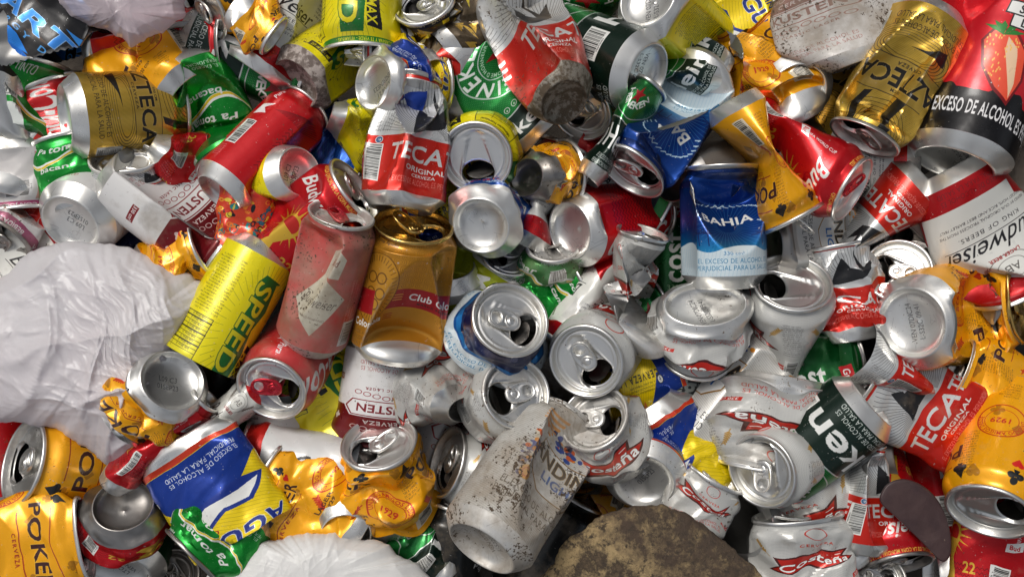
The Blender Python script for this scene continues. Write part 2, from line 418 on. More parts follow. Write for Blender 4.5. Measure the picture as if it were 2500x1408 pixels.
def d_budold():
    l = Lab('label_faded_red_diamond', (190, 40, 34), .25)
    for u in (48, 150):
        l.poly([(u-26, 40), (u-4, 74), (u+24, 52), (u+2, 14)], (206, 200, 180), .05)
        l.text('Budweiser', u-2, 46, 9.5, (40, 34, 30), 0, .62, .4, False)
        l.poly([(u-6, 70), (u-6, 92), (u+8, 98), (u+18, 88), (u+14, 70)], (206, 200, 182), .05); l.text('Bud', u+5, 84, 6, (110, 40, 34), 0, .9, .3)
        l.micro(u+28, 24, u+44, 96, 1.9, (230, 190, 180), 2, .8, 90); l.barcode(u+30, 6, u+44, 30, False)
        l.text('THE WORLD RENOWNED', u-4, 30, 2.2, (90, 70, 60), 0, .8, 0, False)
    return l
def d_redslim():
    l = Lab('label_plain_red', (204, 18, 26), .35)
    for r in range(12):
        for k in range(100, 180, 5):
            l.line(k, 20+r*4.5, k+2.5, 23+r*4.5, .6, (110, 6, 14), .3); l.line(k+2.5, 23+r*4.5, k+5, 20+r*4.5, .6, (110, 6, 14), .3)
    for i in range(14): l.line(78+i*2.4, 78, 104+i*2.4, 98-abs(i-7), .5, (120, 8, 16), .3)
    l.barcode(58, 26, 72, 58, False, (230, 230, 226), 7)
    l.micro(56, 8, 74, 24, 1.6, (240, 180, 180), 1, .8)
    l.poly([(58, 66), (72, 70), (66, 76), (74, 84), (60, 80)], (235, 225, 225), .1)
    l.text('Pura', 66, 96, 6, (235, 225, 225), 90, .8, .3)
    l.text('Coca-Cola', 160, 60, 22, (228, 226, 222), 90, .8, .4)
    l.text('SABOR ORIGINAL', 184, 60, 5, (228, 226, 222), 90, 1)
    l.text('Coca-Cola', 20, 60, 22, (228, 226, 222), 90, .8, .4)
    l.text('SABOR ORIGINAL', 44, 60, 5, (228, 226, 222), 90, 1)
    return l
def d_costena():
    l = Lab('label_silver_red_wheat', (196, 195, 190), .25)
    l.stripes(1.5, .45, (168, 168, 166), .6, .12, .2)
    for u in (52, 155):
        l.poly([(u-34, 50), (u-24, 60), (u-28, 70), (u, 66), (u+26, 74), (u+22, 62), (u+36, 54), (u+14, 46), (u, 40), (u-16, 46)], (70, 20, 16), .2)
        l.poly([(u-31, 51), (u-22, 60), (u-25, 68), (u, 64), (u+23, 71), (u+19, 61), (u+32, 55), (u+13, 48), (u, 43), (u-15, 48)], (196, 40, 26), .5)
        l.text('Costeña', u, 56, 10.5, (232, 232, 228), 0, .95, .1, True, .1, outline=((70, 20, 16), .5))
        l.line(u+15, 65, u+20, 66, .9, (232, 232, 228))
        wheat(l, u-30, 70, 18, (176, 134, 62), 120, .3); wheat(l, u+30, 72, 18, (176, 134, 62), 60, .3)
        l.text('CERVEZA', u, 78, 3.2, (190, 50, 30), sp=.6)
        l.warn(u, 18, 4.8, (190, 60, 50), .62)
        l.ell(u, 94, 8, 8, (196, 40, 26), .4, ring=.8)
        l.rect(u+26, 28, u+44, 34, (196, 40, 26), .3); l.text('330 cm³', u+35, 31, 3.6, WHITE, 0, .8)
    l.barcode(94, 14, 110, 42, False, (214, 214, 210), 8, '7702004003529'); l.micro(92, 50, 116, 96, 1.8, (70, 66, 64), 4, .85)
    return l
def d_bacana():
    l = Lab('label_bright_green', (12, 140, 44), .7)
    l.dots(5, .35, (120, 210, 120), .6, .6)
    for u in (52, 155):
        X, Y = l.X, l.Y
        c = 70+9*np.sin((l.du(u))*.09)
        m = (abs(l.du(u)) < 42)
        l.mask(((abs(Y-c) < 3.4) & m).astype(np.float32), (232, 234, 228), .1)
        l.mask(((abs(Y-c+1.2) < 1.6) & m).astype(np.float32), (228, 196, 30), .2)
        l.text('bacana', u-4, 56, 8, WHITE, 0, 1.0, .1)
        l.text('Pa tomar', u, 88, 10, WHITE, 0, .9, .2)
        l.warn(u, 18, 4.4, (200, 228, 200), .7)
    l.rect(92, 30, 116, 70, (224, 228, 222), .1); l.micro(93, 31, 115, 70, 1.8, (20, 110, 40), 5, .9)
    l.barcode(94, 76, 114, 96, True)
    l.text('PENUDO TINTO', 104, 106, 4, WHITE)
    return l
def d_aguila():
    l = Lab('label_yellow_blue_eagle', (244, 212, 10), .3)
    l.stripes(3.4, .35, (176, 150, 10), .8, .5, .3)
    X, Y = l.X, l.Y
    for u in (52, 155):
        du = l.du(u)
        top = 46+14*np.sin(du*.055+1.2)
        l.mask(((Y < top) & (Y > 6) & (abs(du) < 52)).astype(np.float32), (22, 58, 150), .55)
        l.mask(((Y < 5.5) & (abs(du) < 52)).astype(np.float32), (214, 60, 30), .4)
        l.poly([(u-40, 52), (u-20, 70), (u-4, 68), (u+12, 80), (u+28, 66), (u+16, 60), (u+8, 52), (u-12, 46)], (24, 52, 140), .4)
        l.poly([(u-32, 54), (u-18, 66), (u-4, 64), (u+10, 74), (u+18, 66), (u+6, 56)], (230, 230, 226), .1)
        l.poly([(u+8, 74), (u+20, 76), (u+26, 66), (u+18, 62), (u+10, 66)], (226, 204, 30), .3); l.line(u+18, 62, u+27, 66, 1, (20, 30, 90)); l.poly([(u+24, 66), (u+32, 62), (u+24, 60)], (232, 120, 30), .2)
        l.text('AGUILA', u, 94, 15, (20, 44, 130), 0, 1.0, .15, True, .2, outline=((232, 232, 226), .9))
        l.text('CERVEZA', u+20, 82, 4.4, (150, 20, 20), sp=.6)
        l.text('ORIGINAL', u-12, 108, 6, (24, 40, 110), 0, 1.1)
        l.warn(u-6, 22, 4.6, (225, 228, 235), .6)
    l.text('CERVEZA LAGER', 104, 70, 6, (50, 44, 20), 90, .9, sp=1.4); l.micro(90, 40, 100, 100, 1.8, (50, 44, 20), 5, .9, 90)
    l.ell(98, 32, 4, 4, (20, 20, 20)); l.ell(98, 32, 3.2, 3.2, WHITE); l.text('18+', 98, 32, 2.4, BLK, 0, .8)
    return l
def d_aguilablue():
    l = Lab('label_blue_original', (24, 84, 180), .55)
    for i in range(60): a = i*math.pi/30; l.line(52, 60, 52+math.cos(a)*90, 60+math.sin(a)*90, .4, (110, 170, 230), .5, .6); l.line(155, 60, 155+math.cos(a)*90, 60+math.sin(a)*90, .4, (110, 170, 230), .5, .6)
    for u in (52, 155):
        l.text('AGUILA', u, 58, 13, WHITE, 0, 1, .15, outline=((20, 40, 120), 1)); l.text('ORIGINAL', u, 42, 8, (226, 70, 40), 0, 1.1, 0, True)
        l.text('REFRESCA', u, 32, 4.4, (200, 225, 245)); l.text('DESDE 1913', u, 26, 4.4, (200, 225, 245))
        l.poly([(u-30, 72), (u, 90), (u+30, 76), (u+6, 70)], WHITE); l.rect(u-20, 80, u+20, 86, (226, 110, 30)); l.text('CERVEZA', u, 83, 4, WHITE)
    l.band(0, 12, (214, 214, 212), .3); l.band(100, 115, (222, 200, 20), .3)
    return l
def d_bahia():
    l = Lab('label_blue_palm', (12, 62, 142), .8)
    X, Y = l.X, l.Y
    g = np.clip((50-Y)/22, 0, 1); l.mask(g*.8, (40, 160, 214), .7)
    for u in (52, 155):
        for i in range(48):
            a = i*math.pi/24; l.line(u+math.cos(a)*8, 62+math.sin(a)*8, u+math.cos(a)*34, 62+math.sin(a)*34, .3, (90, 170, 225), .6, .7)
        for px in (-30, -22, 24, 32, 40):
            for k in range(7):
                a = math.radians(20+k*24); l.line(u+px, 44, u+px+math.cos(a)*8, 44+math.sin(a)*5, .7, (12, 34, 96), .5)
            l.line(u+px, 44, u+px+1, 32, .8, (12, 34, 96), .5)
        for k in range(12):
            a = math.radians(-30+k*11); [l.line(u+q*math.cos(a)*32, 70+math.sin(a)*22, u+q*(math.cos(a)*32-2.6*math.cos(a+.9*w_)), 70+math.sin(a)*22+3.2*math.cos(a+.5*w_), 1.0, (190, 215, 232), .3) for q in (-1, 1) for w_ in (-1, 1)]
        l.text('BAHIA', u, 70, 10.5, WHITE, 0, 1.0, .06, True, .1)
    c = 30+5*np.sin(X*2*math.pi/51.75*1.0+1)
    l.mask((Y < c).astype(np.float32), (206, 220, 226), .2)
    for i in range(70): l.line(i*3, 0, i*3+4, 28, .3, (150, 190, 210), .2, .6)
    for u in (52, 155):
        l.text('330 cm³', u-2, 24, 4, (60, 120, 170), 0, .9, 0, False); l.warn(u, 16, 5.0, (50, 124, 166), .64)
    l.band(105, 115, (10, 40, 96), .8)
    return l
def d_andina():
    l = Lab('label_white_toucan', (212, 210, 204), .3)
    l.stripes(1.7, .5, (176, 174, 168), .7, .25, .3)
    for u in (58, 161):
        l.poly([(u-30, 54), (u-26, 84), (u+30, 84), (u+26, 54), (u+14, 42), (u-14, 42)], (150, 110, 50), .3)
        l.poly([(u-29, 55), (u-25, 83), (u+29, 83), (u+25, 55), (u+13, 43), (u-13, 43)], (226, 225, 220), .1)
        l.text('ANDINA', u, 73, 13, (26, 24, 24), 0, .82, .05, outline=((190, 150, 80), .6))
        l.text('LIGHT', u+2, 58, 8.4, (24, 100, 180), 0, .95, .05)
        l.text('CERVEZA', u+12, 82, 2.6, (50, 50, 50), sp=.5)
        rng = random.Random(3)
        for k in range(46):
            a = rng.uniform(0, 6.28); rr = rng.uniform(0, 1)
            for cx_, cy_, sx, sy in ((u-34, 62, 7, 24), (u, 94, 30, 7)):
                l.ell(cx_+math.cos(a)*rr*sx, cy_+math.sin(a)*rr*sy, rng.uniform(1.2, 3.2), rng.uniform(.9, 2.2), rng.choice([(28, 70, 150), (28, 70, 150), (226, 140, 30), (214, 90, 30), (20, 36, 90), (210, 200, 180)]), .2)
        for k in range(4): l.line(u-40, 92+k*3, u-18, 98+k*2.6, 1.4, (228, 150, 60), .2)
        l.ell(u-30, 42, 5, 6, (232, 160, 40), .2); l.ell(u-30, 42, 3, 4, (205, 90, 30), .2, ring=.8)
        l.warn(u-6, 30, 6.2, (40, 40, 40), .62)
    l.micro(96, 44, 112, 104, 1.9, (50, 48, 46), 3, .9, 90)
    return l
def d_club():
    l = Lab('label_gold_red_band', (196, 136, 36), .6)
    for j in range(9):
        for i in range(20):
            u = i*10.35+(j % 2)*5.2; v = 58+j*6.4
            for r in (4.6, 3.2, 1.8): l.ell(u, v, r, r*.9, (140, 88, 20), .6, ring=.35, al=.8)
    l.band(0, 30, (192, 132, 36), .6)
    for u in (70, 173):
        l.rect(u-34, 32, u+70, 54, (160, 24, 30), .4)
        l.text('Club Colombia', u+24, 44.5, 7.4, WHITE, 0, .82, 0)
        for k in range(3): l.line(u-16, 41.5+k*3, u-9, 41.5+k*3, .9, (224, 170, 70), .3)
        l.text('MARCA REGISTRADA', u+22, 37, 2.2, (20, 14, 12), 0, 1, sp=.4)
        l.ell(u-34, 56, 19, 33, (120, 76, 16), .5); l.ell(u-34, 56, 18.2, 32, (200, 142, 42), .6)
        for i in range(40):
            a = i*math.pi/20; l.line(u-34+math.cos(a)*13, 56+math.sin(a)*25, u-34+math.cos(a)*17, 56+math.sin(a)*30, .5, (110, 70, 14), .4)
        for k, (a, b) in enumerate(((-38, 66), (-30, 66), (-38, 52), (-30, 52), (-34, 42))): l.ell(u+a, b, 4, 5.4, (110, 70, 14), .4, ring=.9)
        l.text('Club Colombia', u-46, 23, 6.4, WHITE, 0, .82); 
        for k in range(3): l.line(u-20, 20+k*2.6, u-13, 20+k*2.6, .8, (150, 20, 24), .3)
        l.warn(u-46, 14, 3.6, (120, 76, 20), .75, ('EL EXCESO DE ALCOHOL', 'ES PERJUDICIAL', 'PARA LA SALUD'))
        l.text('Prima Familia', u-34, 108, 3.2, (60, 36, 10), 0, .9, .3)
        l.text('ml', u+40, 20, 6, (60, 36, 10))
    return l
def d_kusten():
    l = Lab('label_white_maroon', (224, 222, 220), .05)
    l.band(64, 115, (122, 18, 26), .5)
    for u in (52, 155):
        l.poly([(u-30, 74), (u-38, 64), (u-30, 54), (u+30, 54), (u+38, 64), (u+30, 74)], (226, 224, 222), .05)
        l.poly([(u-29, 73), (u-36, 64), (u-29, 55), (u+29, 55), (u+36, 64), (u+29, 73)], (140, 22, 30), .3)
        l.poly([(u-28, 72), (u-34, 64), (u-28, 56), (u+28, 56), (u+34, 64), (u+28, 72)], (226, 224, 222), .05)
        l.text('KUSTEN', u, 64, 8.6, (120, 20, 28), 0, 1.05)
        l.text('CERVEZA', u, 80, 4.6, (226, 215, 210), 0, 1.1, sp=.5)
        for k in range(7): l.ell(u-24+k*8, 48+abs(k-3)*-1.3+3, 3.4, 2.6, (150, 60, 64), .1, ring=.6)
        for k in range(7): l.ell(u-24+k*8, 90+abs(k-3)*-1.0, 3.4, 2.6, (220, 200, 196), .1, ring=.7)
        l.text('CLASSIC LAGER', u, 42, 2.8, (130, 40, 44), sp=.6)
        l.warn(u-2, 20, 4.6, (176, 96, 96), .6)
        for s_ in (-44, 46): l.ell(u+s_, 78, 2, 4.4, (214, 200, 196)); l.ell(u+s_, 78, 4.4, 2, (214, 200, 196))
    l.rect(96, 30, 112, 37, (130, 20, 28), .2); l.text('330 cm³', 104, 33.5, 3.6, WHITE, 0, .85)
    l.rect(4, 26, 10, 40, (150, 60, 64)); l.rect(202, 10, 206, 22, (60, 50, 50))
    return l
def d_loko():
    l = Lab('label_red_strawberry', (206, 22, 36), .35, 250, 150)
    l.band(0, 30, (16, 14, 16), .3)
    X, Y = l.X, l.Y
    l.mask(((Y < 32+5*np.sin(X*.11)+2*np.sin(X*.37))).astype(np.float32), (16, 14, 16), .3)
    u = 125
    l.poly([(u-28, 62), (u-21, 72), (u-5, 74), (u+6, 63), (u+10, 44), (u+5, 25), (u-9, 32), (u-22, 45)], (120, 14, 20), .1)
    l.warn(u-8, 18, 9.5, (226, 224, 224), .42, ('EL EXCESO DE ALCOHOL ES PERJ',), bold=True)
    l.poly([(u-26, 62), (u-20, 70), (u-6, 72), (u+4, 62), (u+8, 44), (u+4, 28), (u-8, 34), (u-20, 46)], (232, 84, 56), .1)
    l.poly([(u-10, 68), (u-2, 62), (u+4, 40), (u+4, 30), (u-2, 42), (u-10, 58)], (232, 196, 160), .1)
    rng = random.Random(5)
    for k in range(70):
        x = u-24+rng.random()*28; y = 36+rng.random()*32
        if abs(x-(u-12)) < (y-26)*.38: l.ell(x, y, .5, .8, (240, 190, 90), .1)
    for a in (150, 120, 95, 60, 30): A = math.radians(a); l.poly([(u-14, 68), (u-14+math.cos(A-.25)*9, 69+math.sin(A-.25)*6), (u-14+math.cos(A)*17, 69+math.sin(A)*9), (u-14+math.cos(A+.25)*9, 69+math.sin(A+.25)*6)], (34, 120, 40), .2)
    l.text('CON SABOR', u+32, 62, 4.6, WHITE, 0, .9); l.text('LIMONADA', u+32, 55, 6, WHITE, 0, .9); l.text('& sabor', u+32, 48, 5, WHITE, 0, .9)
    l.poly([(u+2, 98), (u+8, 118), (u+30, 124), (u+44, 112), (u+40, 94)], (20, 18, 18)); l.poly([(u+5, 99), (u+10, 116), (u+22, 120), (u+12, 98)], (226, 210, 40)); l.ell(u+26, 106, 11, 10, (24, 22, 22)); l.text('12', u+28, 106, 12, WHITE)
    for y, t, w in ((98, 'HARD', 22), (89, 'STRAWBERRY', 36), (80, 'LEMONADE', 30)):
        l.rect(u+18-w, y-5, u+18+w, y+5, BLK); l.rect(u+19-w, y-4, u+17+w, y+4, WHITE); l.text(t, u+18, y, 5.6, BLK, 0, 1.05)
    l.ell(u+10, 140, 20, 18, (60, 20, 30)); l.ell(u+10, 140, 18.6, 16.6, (232, 214, 206)); l.ell(u+10, 140, 16.5, 14.6, (216, 88, 74))
    for i in range(8): a = i*math.pi/4; l.line(u+10, 140, u+10+math.cos(a)*16, 140+math.sin(a)*14, .6, (236, 190, 176))
    return l
def d_spartan():
    l = Lab('label_black_blue_energy', (20, 18, 20), .3, 207, 140)
    rng = random.Random(8)
    for k in range(60):
        x, y = rng.uniform(0, 207), rng.uniform(0, 140); l.poly([(x, y), (x+rng.uniform(4, 18), y+rng.uniform(-3, 4)), (x+rng.uniform(2, 10), y+rng.uniform(3, 8))], (90, 70, 56), .5, .55)
    for u in (52, 155):
        l.text('SPARTAN', u, 84, 15, (52, 130, 214), 0, 1.15, .12, True, .5, outline=((190, 220, 245), .5))
        l.text('ENERGY DRINK', u, 70, 4.4, (60, 150, 220), 0, 1, sp=2)
        l.text('EXTRA', u-30, 106, 5, WHITE, 0, .9); l.text('BEBIDA', u-30, 99, 4, WHITE, 0, .9)
        l.poly([(u-40, 30), (u-10, 20), (u+14, 36), (u+6, 58), (u-20, 60)], (40, 120, 220), .7); l.poly([(u+24, 44), (u+36, 20), (u+42, 30), (u+48, 56)], (60, 150, 230), .7)
        l.poly([(u-40, 118), (u+6, 128), (u+30, 120), (u+8, 112)], (60, 150, 230), .7); l.poly([(u-44, 58), (u-14, 50), (u+4, 60), (u-6, 66), (u-34, 64)], (50, 140, 236), .7); l.poly([(u+10, 96), (u+44, 108), (u+50, 98), (u+20, 93)], (60, 150, 236), .7)
        l.text('SPARTAN', u, 10, 9, (60, 150, 220), 0, 1.2, .12, True, .4)
    return l
def d_folk():
    l = Lab('label_folk_art', (206, 60, 30), .3)
    rng = random.Random(2)
    cs = [(220, 160, 30), (30, 130, 130), (20, 20, 24), (200, 40, 30), (226, 200, 60), (40, 90, 110), (230, 120, 40)]
    for k in range(420):
        l.ell(rng.uniform(0, 207), rng.uniform(0, 115), rng.uniform(1.2, 5.5), rng.uniform(1.2, 5), rng.choice(cs), .3, ring=rng.choice([None, 1.0, 1.4]))
    return l
def d_fruit():
    l = Lab('label_white_fruit', (214, 210, 208), .05)
    l.barcode(46, 60, 66, 92, False, (224, 222, 220), 3, '8711407608')
    l.micro(70, 8, 100, 104, 2.0, (60, 50, 56), 2, .85, 90); l.rect(102, 0, 112, 115, (224, 130, 150), .1); l.text('REGISTRO SANITARIO', 107, 60, 3.6, (110, 30, 60), 90, .8)
    l.rect(24, 10, 42, 96, (196, 84, 60), .1, .5); l.text('NATURAL', 33, 50, 8, (226, 200, 190), 90, 1)
    l.band(100, 115, (160, 40, 100), .3); l.text('BEBIDA CON JUGO DE FRUTA', 60, 107, 5, WHITE, 0, .9); l.text('BEBIDA CON JUGO DE FRUTA', 160, 107, 5, WHITE, 0, .9)
    l.ell(150, 50, 26, 34, (190, 60, 90), .2); l.text('FRUTA', 150, 50, 12, WHITE)
    return l
def d_lemon():
    l = Lab('label_lime_drink', (206, 206, 204), .1)
    l.ell(52, 60, 44, 46, (168, 176, 22), .3); l.ell(155, 60, 44, 46, (168, 176, 22), .3)
    for u in (52, 155): l.text('LIMON', u, 62, 14, WHITE, 0, .9); l.text('PARA LA', u, 44, 9, (230, 232, 190), 0, .9); l.text('BEBIDA FINAMENTE GASIFICADA', u, 60, 4, (40, 90, 40), 0, .9, 0, True, arc=(50, 90))
    l.text('Tropical', 104, 58, 12, (30, 30, 34), 90, .8, .2); l.text('Tropical', 4, 58, 12, (30, 30, 34), 90, .8, .2)
    return l
def d_navy():
    l = d_bahia(); l.name = 'label_navy_white'
    l.band(52, 115, (12, 30, 78), .5); l.band(44, 52, (30, 120, 190), .7); l.band(0, 40, (206, 216, 220), .2)
    for u in (52, 155): l.warn(u, 26, 6.4, (50, 124, 166), .62); l.text('330 cm³', u+44, 8, 5, (60, 120, 170))
    return l
def d_dark():
    l = Lab('label_black', (24, 26, 26), .4)
    for u in (52, 155): l.text('ALCOHOL', u, 40, 7, (200, 202, 200), 0, .8); l.text('SALUD', u, 30, 7, (200, 202, 200), 0, .8); l.text('Negra', u, 74, 18, (120, 124, 120), 0, 1)
    return l
def d_gold2():
    l = Lab('label_gold_extra', (70, 56, 34), .7)
    rng = random.Random(4)
    for k in range(90):
        x, y = rng.uniform(0, 207), rng.uniform(0, 100); c = rng.choice([(200, 160, 60), (20, 18, 18), (190, 188, 180), (222, 196, 40)])
        l.poly([(x, y), (x+rng.uniform(6, 20), y+rng.uniform(-4, 6)), (x+rng.uniform(2, 12), y+rng.uniform(5, 16))], c, .7)
    l.band(101, 112, (18, 16, 16), .3)
    for u in (30, 82, 134, 186): l.text('EXTRA ENERGY', u, 106.5, 5.4, (226, 206, 150), 0, .8)
    return l
def d_kerry():
    l = Lab('label_black_red_yellow', (200, 26, 26), .35)
    X, Y = l.X, l.Y
    c = 64+9*np.sin(X*.12)
    l.mask((Y > c).astype(np.float32), (20, 18, 18), .2); l.mask((abs(Y-c) < 2.6).astype(np.float32), (224, 200, 30), .3); l.band(100, 115, (30, 130, 50), .4)
    for u in (52, 155): l.text('Kerry', u, 84, 15, WHITE, 0, 1, .2); l.rect(u-22, 42, u+4, 56, WHITE); l.text('DRY', u-9, 52, 5, BLK); l.text('CIDER', u-9, 45, 5, BLK); l.micro(u, 10, u+40, 36, 3, (110, 8, 10), 1, .9, 0, 'JUGO DE FRUTA ')
    for i in range(26): l.rect(86+i*1.6, 0, 86.8+i*1.6, 36, (224, 224, 220)); l.rect(86.8+i*1.6, 0, 87.6+i*1.6, 36, BLK)
    return l
def d_pola():
    l = Lab('label_white_script', (220, 220, 218), .05)
    l.band(92, 115, (200, 34, 26), .4)
    for u in (52, 155): l.text('Pola', u, 50, 26, (24, 24, 26), 90, 1.0, .4, False)
    return l
def d_grey():
    l = Lab('label_bare_silver', (190, 191, 192), .8)
    l.stripes(1.5, .4, (150, 152, 154), .5, .1, .8)
    return l
def d_green():
    l = Lab('label_plain_green', (10, 84, 34), .7)
    for u in (52, 155): l.rect(u-6, 90, u+14, 102, (190, 24, 30), .3); l.text('Grb', u+4, 96, 6, WHITE); l.text('330', u, 20, 5, (160, 210, 160)); l.text('cost', u, 50, 20, WHITE, 90, 1)
    return l
FN = dict(heineken=d_heineken, heineken2=d_heineken2, tecate=d_tecate, azteca=d_azteca, speed=d_speed, poker=d_poker, budwhite=d_budwhite, budred=d_budred, budold=d_budold, redslim=d_redslim,
          costena=d_costena, bacana=d_bacana, aguila=d_aguila, aguilablue=d_aguilablue, bahia=d_bahia, andina=d_andina, club=d_club, kusten=d_kusten,
          loko=d_loko, spartan=d_spartan, folk=d_folk, fruit=d_fruit, lemon=d_lemon, navy=d_navy, dark=d_dark, gold2=d_gold2, kerry=d_kerry, pola=d_pola,
          grey=d_grey, green=d_green)
# ------------------------------------------------------------------ materials
def ramp(nt, p0, p1, c0=(0, 0, 0, 1), c1=(1, 1, 1, 1)):
    r = nt.nodes.new('ShaderNodeValToRGB')
    r.color_ramp.elements[0].position = p0; r.color_ramp.elements[0].color = c0
    r.color_ramp.elements[1].position = p1; r.color_ramp.elements[1].color = c1
    return r
def mathn(nt, op, a=None, b=None, clamp=False):
    n = nt.nodes.new('ShaderNodeMath'); n.operation = op; n.use_clamp = clamp
    for i, x in enumerate((a, b)):
        if x is None: continue
        if isinstance(x, (int, float)): n.inputs[i].default_value = x
        else: nt.links.new(x, n.inputs[i])
    return n.outputs[0]
def mixc(nt, f, a, b):
    n = nt.nodes.new('ShaderNodeMixRGB'); nt.links.new(f, n.inputs[0])
    for i, x in ((1, a), (2, b)):
        if isinstance(x, tuple): n.inputs[i].default_value = x
        else: nt.links.new(x, n.inputs[i])
    return n.outputs[0]
def noise(nt, vec, w, scale, detail=3, rough=.55):
    n = nt.nodes.new('ShaderNodeTexNoise'); n.noise_dimensions = '4D'
    n.inputs['Scale'].default_value = scale; n.inputs['Detail'].default_value = detail; n.inputs['Roughness'].default_value = rough
    nt.links.new(vec, n.inputs['Vector']); nt.links.new(w, n.inputs['W'])
    return n.outputs['Fac']
def can_material(name, image=None, color=(0.80, 0.79, 0.77), metal=1.0, rough=0.33, inner=True, bump=.35, coat=.22):
    m = bpy.data.materials.new(name); m.use_nodes = True
    nt = m.node_tree; nt.nodes.clear(); L = nt.links.new
    out = nt.nodes.new('ShaderNodeOutputMaterial'); p = nt.nodes.new('ShaderNodeBsdfPrincipled')
    t = nt.nodes.new('ShaderNodeTexCoord'); oi = nt.nodes.new('ShaderNodeObjectInfo')
    w = mathn(nt, 'MULTIPLY', oi.outputs['Random'], 37.0)
    vec = t.outputs['Object']
    sep = nt.nodes.new('ShaderNodeSeparateColor'); L(oi.outputs['Color'], sep.inputs[0])
    dirt = sep.outputs[0]          # how dirty this can is
    if image:
        im = nt.nodes.new('ShaderNodeTexImage'); im.image = image; im.interpolation = 'Linear'
        uv = nt.nodes.new('ShaderNodeUVMap'); uv.uv_map = 'UVMap'; L(uv.outputs[0], im.inputs[0])
        base = im.outputs['Color']; met = im.outputs['Alpha']
        # worn print: small scratches down to the metal
        sc = noise(nt, vec, w, 420, 2, .7)
        wear = mathn(nt, 'MULTIPLY', ramp_fac(nt, sc, .675, .72), ramp_fac(nt, noise(nt, vec, w, 45, 4, .65), .42, .60))
        base = mixc(nt, wear, base, (0.60, 0.59, 0.57, 1)); met = mathn(nt, 'MAXIMUM', met, mathn(nt, 'MULTIPLY', wear, .8))
        gp = nt.nodes.new('ShaderNodeNewGeometry')       # paint cracked white along sharp creases
        crk = mathn(nt, 'MULTIPLY', ramp_fac(nt, gp.outputs['Pointiness'], .535, .60), ramp_fac(nt, noise(nt, vec, w, 150, 3), .35, .6))
        crk = mathn(nt, 'MULTIPLY', crk, .7)
        base = mixc(nt, crk, base, (0.66, 0.65, 0.62, 1))
        # faded print
        fd = nt.nodes.new('ShaderNodeMixRGB'); L(mathn(nt, 'MULTIPLY', sep.outputs[1], ramp_fac(nt, noise(nt, vec, w, 30, 4), .30, .75)), fd.inputs[0])
        L(base, fd.inputs[1]); fd.inputs[2].default_value = (0.46, 0.42, 0.36, 1); base = fd.outputs[0]
        rg = mathn(nt, 'ADD', mathn(nt, 'MULTIPLY', noise(nt, vec, w, 60, 3), .26), .18)
    else:
        v = nt.nodes.new('ShaderNodeMixRGB'); L(noise(nt, vec, w, 25, 3), v.inputs[0])
        v.inputs[1].default_value = tuple(c*.9 for c in color)+(1,); v.inputs[2].default_value = tuple(color)+(1,)
        base = v.outputs[0]; met = None
        rg = mathn(nt, 'ADD', mathn(nt, 'MULTIPLY', noise(nt, vec, w, 90, 4), .26), rough-.12)
    # grime: broad film + crumbs of dirt
    f1 = noise(nt, vec, w, 32, 6, .65)
    th = mathn(nt, 'SUBTRACT', .74, mathn(nt, 'MULTIPLY', dirt, .40))
    film = mathn(nt, 'MULTIPLY', mathn(nt, 'SUBTRACT', f1, th), 4.0, True)
    film = mathn(nt, 'MULTIPLY', film, .72)
    f2 = noise(nt, vec, w, 400, 4, .65)
    f3 = noise(nt, vec, w, 26, 2, .5)
    th2 = mathn(nt, 'SUBTRACT', .715, mathn(nt, 'MULTIPLY', mathn(nt, 'MULTIPLY', dirt, .20), ramp_fac(nt, f3, .36, .62)))
    spk = mathn(nt, 'MULTIPLY', mathn(nt, 'SUBTRACT', f2, th2), 22.0, True)
    dn = nt.nodes.new('ShaderNodeMixRGB'); L(noise(nt, vec, w, 140, 3), dn.inputs[0])
    dn.inputs[1].default_value = (0.10, 0.065, 0.035, 1); dn.inputs[2].default_value = (0.34, 0.27, 0.19, 1)
    base = mixc(nt, film, base, dn.outputs[0]); base = mixc(nt, spk, base, (0.07, 0.045, 0.025, 1))
    tot = mathn(nt, 'MAXIMUM', film, spk)
    L(base, p.inputs['Base Color'])
    inv = mathn(nt, 'SUBTRACT', 1.0, tot)
    if met is not None: L(mathn(nt, 'MULTIPLY', mathn(nt, 'MULTIPLY', met, inv), .92), p.inputs['Metallic'])
    else: L(mathn(nt, 'MULTIPLY', inv, metal), p.inputs['Metallic'])
    L(mathn(nt, 'ADD', rg, mathn(nt, 'MULTIPLY', tot, .5), True), p.inputs['Roughness'])
    if image: p.inputs['Coat Weight'].default_value = coat; p.inputs['Coat Roughness'].default_value = 0.12
    # fine buckles and rubbed marks
    b = nt.nodes.new('ShaderNodeBump'); b.inputs['Strength'].default_value = bump; b.inputs['Distance'].default_value = .0012
    hh = mathn(nt, 'ADD', mathn(nt, 'MULTIPLY', noise(nt, vec, w, 75, 2, .5), 1.0), mathn(nt, 'MULTIPLY', tot, .25))
    L(hh, b.inputs['Height']); L(b.outputs[0], p.inputs['Normal'])
    surf = p.outputs[0]
    if inner:
        q = nt.nodes.new('ShaderNodeBsdfPrincipled'); q.inputs['Base Color'].default_value = (0.30, 0.295, 0.285, 1)  # inside wall: shade behind the openings is put into this darker metal
        q.inputs['Metallic'].default_value = .85; q.inputs['Roughness'].default_value = .38
        g = nt.nodes.new('ShaderNodeNewGeometry'); mx = nt.nodes.new('ShaderNodeMixShader')
        L(g.outputs['Backfacing'], mx.inputs[0]); L(surf, mx.inputs[1]); L(q.outputs[0], mx.inputs[2]); surf = mx.outputs[0]
    L(surf, out.inputs[0])
    return m
def ramp_fac(nt, src, a, b):
    r = ramp(nt, a, b); nt.links.new(src, r.inputs[0]); return r.outputs[0]
_mats = {}
def label_mat(key):
    if key not in _mats:
        l = FN[key](); _mats[key] = (can_material('printed_'+l.name, l.image()), l.W)
    return _mats[key][0]
